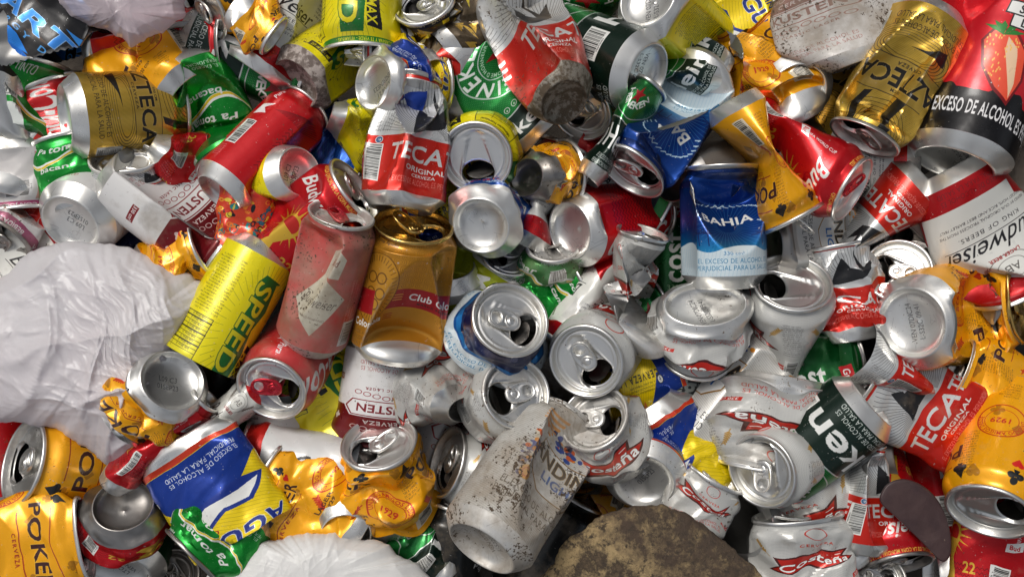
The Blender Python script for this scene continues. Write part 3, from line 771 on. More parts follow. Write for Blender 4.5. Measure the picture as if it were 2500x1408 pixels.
M_ALU = can_material('bare_aluminium', bump=.16)
M_LID = can_material('lid_aluminium', None, (0.82, 0.81, 0.78), 1.0, .36, bump=.07)
M_GOLD = can_material('gold_aluminium', None, (0.66, 0.44, 0.14), 1.0, .25)
M_REDTAB = can_material('red_anodised', None, (0.62, 0.03, 0.05), .7, .24)
M_DARKALU = can_material('dark_aluminium', None, (0.36, 0.34, 0.32), 1.0, .34)  # darker metal for some ends, and for the shaded mouth tongues

def mud_material(name, c1, c2, metal):
    m = bpy.data.materials.new(name); m.use_nodes = True; nt = m.node_tree; p = nt.nodes['Principled BSDF']
    t = nt.nodes.new('ShaderNodeTexCoord'); w = nt.nodes.new('ShaderNodeValue')
    n1 = noise(nt, t.outputs['Object'], w.outputs[0], 110, 8, .72); f = ramp_fac(nt, n1, .48, .56)
    nt.links.new(mixc(nt, f, c1, c2), p.inputs['Base Color']); nt.links.new(mathn(nt, 'MULTIPLY', f, metal), p.inputs['Metallic']); p.inputs['Roughness'].default_value = .6
    b = nt.nodes.new('ShaderNodeBump'); b.inputs['Distance'].default_value = .002; nt.links.new(n1, b.inputs['Height']); nt.links.new(b.outputs[0], p.inputs['Normal'])
    return m
M_MUD = mud_material('mud_caked_metal', (0.13, 0.095, 0.06, 1), (0.42, 0.38, 0.32, 1), .6)
M_MUD2 = mud_material('dusty_pitted_metal', (0.16, 0.12, 0.10, 1), (0.48, 0.41, 0.37, 1), .3)
def code_label(i, lines):
    l = Lab('end_panel_code_%d' % i, (230, 229, 225), .92, 70.0, 70.0)
    for k, t_ in enumerate(lines): l.text(t_, 35, 40-k*6.5, 4.2, (60, 60, 62), 0, .85, 0, False, .3, .85)
    for k in range(26):
        rng = random.Random(k+i*50); x, y, a = rng.uniform(12, 58), rng.uniform(12, 58), rng.uniform(0, 6.28)
        l.line(x, y, x+math.cos(a)*rng.uniform(2, 9), y+math.sin(a)*rng.uniform(2, 9), .25, (150, 150, 148), .8, .6)
    return can_material('stamped_base_%d' % i, l.image(), bump=.14, coat=0)
M_BASES = [code_label(1, ('VEN 07DIC24', 'L-S32C 09:41')), code_label(2, ('LTO9 08 21', 'VEN29ENE23')), code_label(3, ('L09 C3', '01SEP23')), code_label(4, (' ',))]

# ------------------------------------------------------------------ mesh helpers
def make_mesh(name, V, F, mat, parent, uv=None, smooth=True, fmat=None):
    me = bpy.data.meshes.new(name)
    V = np.asarray(V, np.float32); F = np.asarray(F, np.int32)
    n, k = F.shape
    me.vertices.add(len(V)); me.vertices.foreach_set('co', V.ravel())
    me.loops.add(n*k); me.loops.foreach_set('vertex_index', F.ravel())
    me.polygons.add(n); me.polygons.foreach_set('loop_start', np.arange(0, n*k, k, dtype=np.int32))
    me.polygons.foreach_set('loop_total', np.full(n, k, np.int32))
    me.polygons.foreach_set('use_smooth', np.full(n, smooth))
    if uv is not None:
        l = me.uv_layers.new(name='UVMap'); l.data.foreach_set('uv', np.asarray(uv, np.float32)[F.ravel()].ravel() if len(uv) == len(V) else np.asarray(uv, np.float32).ravel())
    me.update(calc_edges=True)
    me.materials.append(mat)
    o = bpy.data.objects.new(name, me); COL.objects.link(o)
    if parent: o.parent = parent
    return o
def gridF(nu, nv, close=True):
    i = np.arange(nu if close else nu-1); j = np.arange(nv-1)
    I, J = np.meshgrid(i, j); I = I.ravel(); J = J.ravel(); K = (I+1) % nu
    return np.stack([J*nu+I, J*nu+K, (J+1)*nu+K, (J+1)*nu+I], 1)
def ringgrid(prof, nu):
    """prof = list of (r, z); returns verts, (x = to the right, y = front)"""
    th = np.arange(nu)/nu*2*np.pi
    P = np.asarray(prof)
    R_, T = np.meshgrid(P[:, 0], th, indexing='ij'); Z = np.repeat(P[:, 1:2], nu, 1)
    return np.stack([R_*np.sin(T), R_*np.cos(T), Z], -1).reshape(-1, 3)

def sst(x): x = np.clip(x, 0, 1); return x*x*(3-2*x)
def tri(x): return np.abs(((x/(2*np.pi)) % 1.0)-.5)*4-1
def deform(P, ops, R, L):
    P = P.copy()
    rr = np.hypot(P[:, 0], P[:, 1])/R
    ends = np.where((rr < .93) & (P[:, 2] < .0125), .12, np.where((rr < .86) & (P[:, 2] > L-.0085), .12, 1.0))   # the end panels are stiff
    for op in ops:
        k = op[0]; s = P[:, 2]/L
        if k == 'flat':            # phi, amount, s0, halfwidth, sharp
            _, phi, amt, s0, w = op[:5]; sharp = op[5] if len(op) > 5 else 0
            g = np.clip(1-np.abs(s-s0)/w, 0, 1); g = g if sharp else sst(g)
            a = math.radians(phi); d = np.array([math.sin(a), math.cos(a)]); e = np.array([d[1], -d[0]])
            q = P[:, :2]@d; r = P[:, :2]@e
            q = q*(1-amt*g); r = r*(1+.5*amt*g)
            P[:, :2] = q[:, None]*d+r[:, None]*e
        elif k == 'wide':          # widen everything by a factor about the middle
            _, f, s0, w = op; g = sst(1-np.abs(s-s0)/w); P[:, :2] *= (1+f*g)[:, None]
        elif k == 'twist':
            _, dg, s0, w = op; a = math.radians(dg)*sst((s-s0)/w+.5); c, n = np.cos(a), np.sin(a)
            P[:, 0], P[:, 1] = P[:, 0]*c-P[:, 1]*n, P[:, 0]*n+P[:, 1]*c
        elif k == 'bend':          # phi, degrees, s0, width
            _, phi, dg, s0, w = op; a = math.radians(phi); d = np.array([math.sin(a), math.cos(a)])
            zz = np.linspace(-.3, 1.3, 801); al = math.radians(dg)*sst((zz-s0)/w+.5)
            dz = (zz[1]-zz[0])*L
            cx = np.concatenate([[0], np.cumsum(np.sin(al[:-1])*dz)]); cz = np.concatenate([[0], np.cumsum(np.cos(al[:-1])*dz)])-.3*L
            A = np.interp(s, zz, al); X = np.interp(s, zz, cx); Z = np.interp(s, zz, cz)
            q = P[:, :2]@d; r = P[:, :2]-q[:, None]*d
            P = np.concatenate([r+(X+q*np.cos(A))[:, None]*d, (Z-q*np.sin(A))[:, None]], 1)
        elif k == 'dent':          # theta, s0, depth fraction of R, tilt of the plane
            _, th, s0, dep = op[:4]; el = math.radians(op[4] if len(op) > 4 else 0); a = math.radians(th)
            n = np.array([math.sin(a)*math.cos(el), math.cos(a)*math.cos(el), math.sin(el)])
            h = (P-np.array([0, 0, s0*L]))@n-R*(1-dep)*math.cos(el)
            m = np.clip(np.minimum(P[:, 2], L-P[:, 2])/.016, 0, 1)*ends if (len(op) < 6 or not op[5]) else 1.0
            P -= (np.maximum(h, 0)*1.85*m)[:, None]*n
        elif k == 'rand':          # n, depth, seed
            _, nn, dep, seed = op[:4]; rng = random.Random(seed)
            m = np.clip(np.minimum(P[:, 2], L-P[:, 2])/.020, 0, 1)*ends
            for _i in range(nn):
                th = rng.uniform(-105, 105); s0 = rng.uniform(.2, .8); el = math.radians(rng.uniform(-38, 38)); a = math.radians(th)
                dd = dep*rng.uniform(.45, 1)
                n = np.array([math.sin(a)*math.cos(el), math.cos(a)*math.cos(el), math.sin(el)])
                h = (P-np.array([0, 0, s0*L]))@n-R*(1-dd)*math.cos(el)
                P -= (np.maximum(h, 0)*1.8*m)[:, None]*n
        elif k == 'crumple':       # amplitude mm, seed, wavelength mm, reach into the ends
            _, amp, seed = op[:3]; wl = (op[3] if len(op) > 3 else 34)/1000.; rng = random.Random(seed)
            reach = op[4] if len(op) > 4 else .014
            m = np.clip(np.minimum(P[:, 2], L-P[:, 2])/reach, 0, 1)*ends
            D = np.zeros_like(P)
            Q = P.copy()
            Q[:, 0] += .25*wl*np.sin(P[:, 2]/wl*2.1+seed); Q[:, 2] += .2*wl*np.sin(P[:, 0]/wl*2.7+seed)
            for i in range(9):
                v = np.array([rng.gauss(0, 1) for _ in range(3)]); v /= np.linalg.norm(v)+1e-9
                d = np.array([rng.gauss(0, 1) for _ in range(3)]); d /= np.linalg.norm(d)+1e-9
                w_ = wl*(1.0 if i < 3 else .55 if i < 6 else .3)
                D += (tri(Q@v*2*np.pi/w_+rng.uniform(0, 6.28))*amp*.8/1000*(w_/wl)*(1.0 if i < 3 else .8 if i < 6 else .45))[:, None]*d
            P += D*m[:, None]
        elif k == 'fold':          # n folds, amplitude fraction, lobes, seed
            _, nn, A, lob, seed = op; m = np.clip(np.minimum(P[:, 2], L-P[:, 2])/.013, 0, 1)*ends
            th = np.arctan2(P[:, 0], P[:, 1]); ph = tri(s*nn*2*np.pi+.7*np.sin(th*2+seed))
            f = 1+A*m*(ph*(.75+.25*tri(th*lob+seed+s*9))-.35)
            P[:, :2] *= f[:, None]
            P[:, 2] += .003*np.sin(th*3+seed)*m*np.clip(rr*1.2-.2, 0, 1)
        elif k == 'shear':
            _, phi, amt = op; a = math.radians(phi); P[:, 0] += math.sin(a)*amt*s*R; P[:, 1] += math.cos(a)*amt*s*R
        elif k == 'cap':           # buckle the end panel: 'T' or 'B', amplitude mm, seed
            _, e, amp, seed = op; q = (P[:, 2] > L-.02) if e == 'T' else (P[:, 2] < .016)
            P[:, 2] += np.where(q, amp/1000*(np.sin(P[:, 0]*150+seed)+np.cos(P[:, 1]*120+seed*2)), 0)
    return P

NU = 104
def can_parts(R, L, open_top=False, hole_loc=(0, 1), tab=True, tab_rot=0.0, tab_lift=6.0, hole=True, deep=False):
    nu = NU if not deep else 64
    RL = .835*R
    out = {}
    # printed body
    zs = list(np.linspace(.0105, L-.016, 58 if not deep else 30))
    prof = [(R, z) for z in zs]
    for i in range(1, 9):
        t = i/8; prof.append((R-(R-RL+.0008)*sst(t), L-.016+.0128*t))
    if open_top: prof = prof[:-7]
    V = ringgrid(prof, nu); v = (V[:, 2]-.0105)/(L-.0105)
    u = np.tile((np.arange(nu)/nu), len(prof))
    F = gridF(nu, len(prof))
    out['body'] = (V, F, (u, v))
    # base
    bp = [(.0001, .0100)]+[(.68*R*math.sin(t), .0100*math.cos(t)**.8*.95+.0012) for t in np.linspace(.12, 1.42, 11)]
    bp += [(.695*R, .0013), (.705*R, .0003), (.725*R, -.0002), (.75*R, .0002), (.775*R, .0014), (.83*R, .0034), (.90*R, .0062), (.96*R, .0086), (R, .0105)]
    out['base'] = (ringgrid(bp, nu), gridF(nu, len(bp)))
    if open_top: return out
    rp = RL-.0048; zp = L-.0050
    # lid panel with the drinking hole
    hx, hy = hole_loc; cx, cy = hx*rp*.54, hy*rp*.54
    NT = 28; na = 96
    th = np.arange(na)/na*2*np.pi
    ct, sn = np.cos(th), np.sin(th)
    a_t, a_r = rp*.56, rp*.40
    dx = ct*hx*a_r-sn*(-hy)*a_t*-1; dy = ct*hy*a_r+sn*hx*a_t*1
    dx = ct*a_r*hx-sn*a_t*hy; dy = ct*a_r*hy+sn*a_t*hx
    # slightly kidney-like outline
    hxs, hys = cx+dx, cy+dy
    ang = np.arctan2(hys-cy, hxs-cx)
    # matching point on the outer circle along the ray from the hole centre
    ux, uy = np.cos(ang), np.sin(ang); b = cx*ux+cy*uy; tt = -b+np.sqrt(b*b-(cx*cx+cy*cy-rp*rp))
    ox, oy = cx+ux*tt, cy+uy*tt
    t = np.linspace(0, 1, NT)[:, None]
    if not hole: hxs = cx+(hxs-cx)*.001; hys = cy+(hys-cy)*.001
    X = hxs*(1-t)+ox*t; Y = hys*(1-t)+oy*t
    r = np.hypot(X, Y)
    A = np.array([cx, cy])*.95; B = -np.array([cx, cy])*1.25; ab = B-A; al = np.clip(((X-A[0])*ab[0]+(Y-A[1])*ab[1])/(ab@ab), 0, 1)
    sdf = np.hypot(X-A[0]-al*ab[0], Y-A[1]-al*ab[1])-(rp*.60*(1-al)+rp*.30*al)
    Z = zp+.0004*np.exp(-((r-rp*.93)/.0008)**2)-.0013*(sdf < 0)*np.clip(-sdf/.0011, 0, 1)+.0007*np.exp(-(sdf/.0008)**2)
    lip = np.hypot(X-hxs, Y-hys); Z = Z-.0012*np.exp(-(lip/.0006))*(1 if hole else 0)
    V1 = np.stack([X, Y, Z], -1).reshape(-1, 3); F1 = gridF(na, NT)
    if (ux[0]*uy[1]-uy[0]*ux[1]) < 0: F1 = F1[:, ::-1]
    # rim and countersink
    rpf = [(rp, zp), (rp+.0006, zp-.0008), (rp+.0010, zp-.0020), (rp+.0018, zp-.0024), (rp+.0026, zp-.0020), (rp+.0030, zp-.0006), (RL-.0014, L-.0012), (RL-.0011, L-.0003), (RL-.0003, L+.0001), (RL+.0006, L-.0001), (RL+.0012, L-.0007), (RL+.0013, L-.0022), (RL+.0009, L-.0029), (RL-.0004, L-.0032)]
    out['lid'] = (V1, F1)
    out['rim'] = (ringgrid(rpf, nu), gridF(nu, len(rpf))[:, ::-1])
    # tongue pushed in through the hole
    if hole:
        nr = 8; TT = np.linspace(0, 1, nr)[:, None]
        fx, fy = ct*a_r*.9*TT, sn*a_t*.9*TT
        depth = -.002-(a_r-fx)*1.0
        V2 = np.stack([cx+fx*.75*hx-fy*hy, cy+fx*.75*hy+fy*hx, zp+depth-.001], -1).reshape(-1, 3)
        out['tongue'] = (V2, gridF(na, nr))
    if tab:
        out['tab'] = tab_mesh(rp, hx, hy, tab_rot, tab_lift, zp)
    return out

def tab_mesh(rp, hx, hy, rot, lift, zp):
    """a riveted pull tab: plate with a finger hole and a nose over the drinking hole"""
    n = 56; LN, WD = .0245, .0155
    def outline(th, a0, a1, hw, p=2.6):
        c, s = np.cos(th), np.sin(th); e = (np.abs(c)**p+np.abs(s)**p)**(-1/p)
        mid, hl = (a0+a1)/2, (a1-a0)/2
        return mid+c*e*hl, s*e*hw
    th = np.arange(n)/n*2*np.pi
    ox, oy = outline(th, -.0165, .0085, WD/2)
    fx, fy = outline(th, -.0140, -.0065, WD/2*.60, 2.2)
    # ring from outline to finger hole, thick and rounded
    prof = [(0, -.0003), (.0, .0009), (.10, .0017), (.30, .0016), (.45, .0010), (.8, .0010), (.93, .0014), (1.0, .0009), (1.0, -.0003), (.5, -.0005), (0, -.0003)]
    V = []
    for t, z in prof:
        V.append(np.stack([ox*(1-t)+fx*t, oy*(1-t)+fy*t, np.full(n, z)], -1))
    V = np.concatenate(V); F = gridF(n, len(prof))[:, ::-1]
    # rivet: ring and button near the nose
    rv = [(.0052, .0009), (.0050, .0016), (.0044, .0017), (.0040, .0011), (.0028, .0011), (.0026, .0018), (.0016, .0021), (.00001, .0021)]
    V2 = ringgrid([(r, z) for r, z in rv], n); F2 = gridF(n, len(rv))
    V2[:, 0] += .0015
    V = np.concatenate([V, V2]); F = np.concatenate([F, F2+(len(V)-len(V2))])
    sc = rp/.0228; V = V*sc
    a = math.radians(lift); x, z = V[:, 0].copy(), V[:, 2].copy()
    V[:, 0] = x*math.cos(a)+z*math.sin(a)*0; V[:, 2] = z+np.maximum(-(x-.002), 0)*math.tan(a)
    q = math.radians(rot); x, y = V[:, 0].copy(), V[:, 1].copy()
    V[:, 0], V[:, 1] = x*math.cos(q)-y*math.sin(q), x*math.sin(q)+y*math.cos(q)
    W = np.stack([V[:, 0]*hx-V[:, 1]*hy, V[:, 0]*hy+V[:, 1]*hx, V[:, 2]+zp+.0006], -1)
    return W, F

GROUP = 'empty drink cans in the heap'
CAN_LOG = []
ZK = 1.6
def can(label, design, anchor, px, py, z, ang, tilt, L=115, R=33, face=.25, ops=(), dirt=.35, fade=0., hole=None, tab=True, tab_rot=0., lift=6.,
        tabmat=None, lidmat=None, basemat=None, open_top=False, deep=False, hole_on=True, name='drink_can', group=GROUP, lidhide=False):
    L *= .96/1000.; R *= .96/1000.; ops = list(ops)
    al, ti = math.radians(ang), math.radians(tilt)
    a = Vector((math.cos(al)*math.cos(ti), math.sin(al)*math.cos(ti), math.sin(ti)))
    f = Vector((-math.sin(ti)*math.cos(al), -math.sin(ti)*math.sin(al), math.cos(ti)))
    r = a.cross(f)
    g = math.radians(hole if hole is not None else ang-90)
    gv = Vector((math.cos(g), math.sin(g), 0)); hx, hy = r.dot(gv), f.dot(gv); n = math.hypot(hx, hy) or 1; hx /= n; hy /= n
    if tab: tab_rot += ((px*13+py*7) % 37)-18; lift += ((px*5+py*11) % 13)
    parts = can_parts(R, L, open_top, (hx, hy), tab, tab_rot, lift, hole_on, deep)
    D = {k: deform(v[0], ops, R, L)*np.array([1, -1, 1]) for k, v in parts.items()}     # y runs to the back
    if anchor == 'T': c = D['rim' if 'rim' in D else 'body'][-NU:].mean(0)
    elif anchor == 'B': c = D['base'].mean(0)
    else: c = (D['body'].max(0)+D['body'].min(0))/2
    rot = Matrix((r, -f, a)).transposed()
    rz = np.array(rot)[2]                      # z = how high the top of this can lies, minus the radius of a can
    top = max(float((D[k]@rz).max()) for k in ('body', 'base', 'rim') if k in D)
    za = z*ZK+33.0-1000*(top-float(np.asarray(c)@rz))
    org = world_at(px, py, za)-rot@Vector(c)
    root = bpy.data.objects.new(name, None); COL.objects.link(root)
    root.empty_display_size = .03
    root.matrix_world = Matrix.Translation(org)@rot.to_4x4()
    root['label'] = label; root['category'] = 'can'
    if group: root['group'] = group
    dirt = min(1, dirt+.05+(.12 if py > 700 else 0))
    cd = (dirt, fade, 0, 1)
    m = label_mat(design)
    V, F, (u, v) = parts['body']
    uu = u+face
    # faces crossing the seam need unbroken u
    F_ = F.copy(); nu = (NU if not deep else 64)
    col_ = F_ % nu; uf = face+col_/nu
    wrap = (col_.max(1) == nu-1) & (col_.min(1) == 0)
    uf = np.where(wrap[:, None] & (col_ == 0), uf+1, uf)
    uvl = np.stack([uf, v[F_]], -1).reshape(-1, 2)
    body = make_mesh('body', D['body'], F_, m, root, uv=uvl)
    if any(o_[0] in ('crumple', 'rand', 'fold') for o_ in ops): body.data.set_sharp_from_angle(angle=math.radians(24))
    body.color = cd
    bq = parts['base'][0][:, :2]; ba = (px*7+py*3) % 360*math.pi/180
    buv = np.stack([(bq[:, 0]*math.cos(ba)-bq[:, 1]*math.sin(ba))*-1000/70+.5, (bq[:, 0]*math.sin(ba)+bq[:, 1]*math.cos(ba))*-1000/70+.5], -1)
    b = make_mesh('base', D['base'], parts['base'][1], basemat or M_BASES[(px+py) % 4], root, uv=buv); b.color = (dirt, 0, 0, 1)
    if 'lid' in parts:
        V1, F1 = D['lid'], parts['lid'][1]
        Vs, Fs, off = [V1], [F1], len(V1)
        lm = lidmat or M_LID
        lid = make_mesh('lid', V1, F1, lm, root); lid.color = (dirt, 0, 0, 1)
        rm = make_mesh('rim', D['rim'], parts['rim'][1], lm, lid); rm.color = (dirt, 0, 0, 1)
        if 'tongue' in parts:
            tg = make_mesh('mouth_tongue', D['tongue'], parts['tongue'][1], M_DARKALU, lid); tg.color = (dirt, 0, 0, 1)  # tongue coloured dark to imitate the shade in the drinking hole
        if 'tab' in parts:
            tb = make_mesh('pull_tab', D['tab'], parts['tab'][1], tabmat or lm, lid); tb.color = (dirt, 0, 0, 1)
    CAN_LOG.append(label)
    return root
# ------------------------------------------------------------------ the ground under the heap
def soil_material():
    m = bpy.data.materials.new('soil'); m.use_nodes = True; nt = m.node_tree; p = nt.nodes['Principled BSDF']
    t = nt.nodes.new('ShaderNodeTexCoord'); n = nt.nodes.new('ShaderNodeTexNoise'); n.inputs['Scale'].default_value = 30; n.inputs['Detail'].default_value = 8
    nt.links.new(t.outputs['Object'], n.inputs['Vector']); r = ramp(nt, .3, .7, (0.015, 0.011, 0.008, 1), (0.05, 0.038, 0.027, 1)); nt.links.new(n.outputs['Fac'], r.inputs[0])
    nt.links.new(r.outputs[0], p.inputs['Base Color']); p.inputs['Roughness'].default_value = .9
    b = nt.nodes.new('ShaderNodeBump'); b.inputs['Distance'].default_value = .01; nt.links.new(n.outputs['Fac'], b.inputs['Height']); nt.links.new(b.outputs[0], p.inputs['Normal'])
    return m
M_SOIL = soil_material()
n = 60; g = np.linspace(-3, 3, n); X, Y = np.meshgrid(g, g)
GZ = -.175
Z = GZ+.012*np.sin(X*5)*np.cos(Y*4.3)
gr = make_mesh('ground', np.stack([X, Y, Z], -1).reshape(-1, 3), gridF(n, n, False), M_SOIL, None); gr['kind'] = 'structure'

# ------------------------------------------------------------------ the cans
RT = M_REDTAB
# --- top row
can('crushed black can with blue lettering in the top left corner', 'spartan', 'C', 85, 98, 16, 48, 4, 138, 42, .25, [('flat', 0, .55, .5, 1.2), ('crumple', 3, 3, 60), ('rand', 3, .25, 2)], .25, 0, tab=False)
can('red can lying behind the crushed orange one, under the pinkish film', 'redslim', 'C', 400, 112, 3, 0, 0, 112, 31, .66, [('dent', 30, .3, .25, 10), ('dent', -30, .7, .2)], .5)
can('upright-tilted orange can with its open lid at the top edge of the photo', 'poker', 'T', 492, 22, 14, 228, 38, 90, 33, .5, [('crumple', 1.2, 2)], .4, hole=140)
can('orange can bent double with both silver ends pointing down', 'poker', 'C', 345, 150, 6, 135, -4, 104, 29, .45, [('flat', 0, .45, .5, .3, 1), ('bend', -90, 95, .5, .3), ('crumple', 1.4, 12, 36)], .35)
can('dark green can with white letters lying behind the green and gold pair', 'heineken', 'C', 618, 140, -2, -22, -6, 108, 33, 0.64, [('dent', 20, .62, .12, 8)], .25)
can('white can with black script crushed at the top beside the yellow can', 'budwhite', 'C', 716, 42, 6, 56, 0, 105, 33, 0.25, [('flat', 0, .35, .3, .5), ('rand', 4, .35, 4), ('crumple', 1.5, 3)], .2)
can('dirty yellow and green can with its rusty hollow base toward the viewer', 'speed', 'B', 733, 196, 6, 50, -38, 105, 30, .76, [('dent', 60, .6, .15)], .65, basemat=M_MUD2)
can('yellow and green can standing upside down over its bent lid', 'speed', 'T', 882, 128, 14, -90, 12, 115, 33, .32, [('flat', 0, .25, 1, .25)], .5, hole=110, tab_rot=35, lift=14)
can('crushed black and gold can with a large round silver lid', 'gold2', 'T', 1036, 10, 12, 115, 55, 66, 30, .3, [('fold', 2, .18, 5, 1), ('crumple', 4, 7, 30), ('wide', .25, .4, .4)], .3, hole=150, tab_rot=10)
can('flattened red and silver can between the yellow cans and the plastic cup', 'tecate', 'C', 1015, 128, 4, 178, 0, 90, 27, .25, [('flat', 0, .55, .5, 1), ('rand', 5, .4, 2)], .3)
can('yellow can with blue bird behind a large tilted oval silver base', 'aguila', 'B', 926, 203, 24, 8, -36, 58, 36, .28, [('fold', 2, .2, 4, 2), ('flat', 90, .22, 0, .5), ('crumple', 3.5, 9)], .15)
can('small dirty silver can base behind the crushed red and silver can', 'grey', 'B', 1050, 190, 10, 150, -42, 60, 22, .3, [], .5)
can('crushed yellow can with a narrow squashed base facing left', 'speed', 'B', 824, 288, 10, -18, -14, 50, 33, .5, [('flat', 90, .55, 0, 1.0), ('flat', 0, .55, .95, .7, 1), ('crumple', 3, 14, 34)], .45)
can('silver and red can with black eagle standing upright left of centre', 'tecate', 'C', 1000, 345, 26, 83, -3, 106, 33.5, 0.66, [('flat', 90, .28, 1.05, .55), ('dent', 15, .72, .22, 18), ('dent', -35, .35, .12, 5), ('dent', 38, .2, .16, 0), ('crumple', 1.2, 3, 44)], .25, tab=False)
can('flattened bright green can with white lettering and part of a red star', 'heineken2', 'C', 1228, 205, 2, 135, 4, 100, 32, 0.25, [('flat', 0, .66, .6, 1.3), ('dent', 10, .55, .1, 20), ('crumple', 2.5, 6, 60)], .12, tab=False)
can('crushed red and silver can with a mud-caked squashed base', 'tecate', 'B', 1370, 236, 46, 112, -24, 122, 34, 0.2, [('flat', 90, .25, 0, .4), ('dent', 28, .45, .18, 14), ('dent', -50, .6, .2, -8), ('crumple', 1.2, 3, 44)], .62, basemat=M_MUD)
can('green can cut off by the top edge of the photo', 'heineken', 'T', 1428, 28, 2, -94, -24, 100, 33, .25, [], .2)
can('dark green can with barcode and a round silver base facing lower right', 'heineken', 'B', 1566, 178, 26, 150, -36, 112, 34, 0.0, [], .22)
can('yellow can with a round silver base on the top edge', 'speed', 'B', 1590, 2, 24, -18, -52, 110, 33, .5, [('dent', 20, .6, .15)], .2)
can('yellow and blue can lying behind the yellow base at the top', 'aguila', 'C', 1745, 92, -14, 28, 0, 110, 33, .22, [('dent', -10, .45, .15)], .2)
can('dented orange can with card suits and a round red seal', 'poker', 'C', 1868, 158, 6, 118, 6, 112, 35, .52, [('flat', 0, .3, .5, .6), ('dent', 35, .55, .35, 15), ('dent', -40, .3, .25, -10), ('rand', 4, .3, 21), ('crumple', 1.8, 4, 40)], .2, open_top=True)
can('flattened muddy white can with maroon print at the top right', 'kusten', 'C', 2045, 30, 10, 108, 0, 84, 42, .35, [('flat', 0, .7, .5, 2), ('flat', 90, .55, -.1, .5), ('flat', 90, .4, 1.1, .5), ('crumple', 1.4, 5, 60)], 1.0, .55)
can('long gold and black dented can lying diagonally at the upper right', 'azteca', 'C', 2188, 196, 24, -120, 4, 118, 33.5, .25, [('dent', -32, .5, .10, 6), ('dent', 10, .25, .10, 14), ('crumple', 1.4, 8, 40)], .25)
can('big red can with strawberry picture at the right edge', 'loko', 'B', 2335, 385, 30, 66, -7, 195, 42, 0.5, [('dent', -60, .7, .12, 10), ('crumple', 1.0, 3, 70)], .1, hole_on=False, tab=False, lift=0)
can('red and white can at the top edge beside the large red one', 'budred', 'C', 2300, -4, 0, 152, 0, 110, 33, .48, [('dent', 0, .4, .3), ('crumple', 1.5, 2)], .3)
can('bright green can crushed at the left edge', 'bacana', 'C', 48, 300, 10, 78, 0, 112, 36, .5, [('flat', 0, .35, .5, .6), ('rand', 4, .3, 9), ('crumple', 1.8, 1, 45)], .2)
can('red can with white script squashed behind the gold can', 'redslim', 'C', 158, 300, -2, 112, 0, 72, 37, .78, [('flat', 0, .5, .5, 1.2), ('rand', 5, .35, 12), ('crumple', 2.5, 5, 40)], .3)
can('gold and black can with a wide silver base facing left', 'azteca', 'B', 178, 284, 22, 11, -33, 92, 34, .28, [], .3)
can('hexagonally dented green can with a yellow and white wave', 'bacana', 'C', 512, 284, 8, -62, 6, 90, 35, .26, [('dent', -20, .75, .25, 20), ('dent', 38, .3, .22, -15), ('dent', 0, .2, .12, 30), ('crumple', 1.2, 6, 40)], .2)
can('slim red can with chevrons and barcode lying diagonally on the left', 'redslim', 'B', 547, 464, 18, 53, -26, 110, 28.5, .42, [('dent', 60, .5, .1)], .35)
can('pinched oval silver lid with a red stripe beneath it', 'tecate', 'T', 302, 392, 10, 92, 50, 38, 28, .1, [('flat', 0, .30, 1, .9), ('flat', 0, .6, 0, .9), ('wide', .0, .5, .5), ('crumple', 2.5, 8, 30), ('cap', 'T', 1.2, 1)], .55, hole_on=False, tab=False)
can('narrow folded silver base with a crushed red body behind the slim red can', 'budred', 'B', 388, 358, 10, -32, -22, 62, 33, .5, [('flat', 90, .55, 0, .8), ('flat', 0, .6, 1, .9), ('crumple', 2.5, 2, 34)], .35)
can('white can with a large round silver base at the left', 'kusten', 'B', 182, 540, 12, 68, -56, 115, 34, .42, [], .25)
can('white and maroon can lying between the round base and the slim red can', 'kusten', 'C', 428, 522, 15, -38, -4, 112, 34, .42, [('dent', -50, .5, .3, 0, 1), ('dent', 12, .6, .12, 10)], .4)
can('white label can with barcode cut off by the left edge', 'fruit', 'C', 40, 438, 4, -84, 0, 60, 34, .32, [('flat', 0, .4, .5, .8), ('crumple', 1.8, 5, 36)], .45, .2)
can('dirty white can with a dark lid at the left edge', 'fruit', 'T', 4, 590, 8, -112, 42, 92, 33, .2, [('crumple', 3, 9, 36), ('rand', 4, .3, 6)], .7, .3, hole=30, lidmat=M_DARKALU)
can('flattened silver and red can squeezed at the left edge above the barcode', 'tecate', 'C', 78, 372, 0, 140, 0, 105, 33, .5, [('flat', 0, .55, .5, 1.2), ('flat', 0, .4, .1, .3, 1), ('crumple', 2, 5, 40)], .2)
can('small piece of green can with pale warning print near the left edge', 'bacana', 'C', 170, 412, 4, 105, 0, 60, 24, .25, [('flat', 0, .5, .5, 1), ('crumple', 2, 15)], .2)
can('red can with white patch half covered by the big white bag', 'budwhite', 'C', 62, 640, -4, 40, 0, 112, 33, .1, [('dent', 0, .5, .2)], .3)
can('crumpled orange can between the white bag and the yellow can', 'poker', 'C', 440, 640, 10, 24, 10, 62, 31, .5, [('fold', 2, .2, 5, 3), ('crumple', 3.2, 13, 30)], .25, hole_on=False, tab=False)
can('pinkish round base with a pinched yellow side', 'speed', 'B', 722, 424, 14, 192, -42, 58, 27, .5, [('flat', 90, .8, 1, .95, 1), ('crumple', 1.2, 4, 40)], .2)
can('flattened can with dense multicoloured folk pattern', 'folk', 'C', 600, 520, 10, 78, 0, 84, 20, .5, [('flat', 0, .5, .5, 1), ('crumple', 2.5, 4, 30)], .15)
can('shiny red can with gold sun pattern and white script', 'budred', 'T', 862, 466, 20, 34, 14, 120, 34, .26, [('dent', -40, .7, .12)], .15, hole=0)
can('crushed dark blue and silver can behind the upright silver one', 'aguilablue', 'C', 832, 385, -16, -30, 0, 90, 32, .5, [('flat', 0, .6, .5, 1), ('crumple', 4, 6, 40), ('bend', 0, 30, .5, .4)], .2)
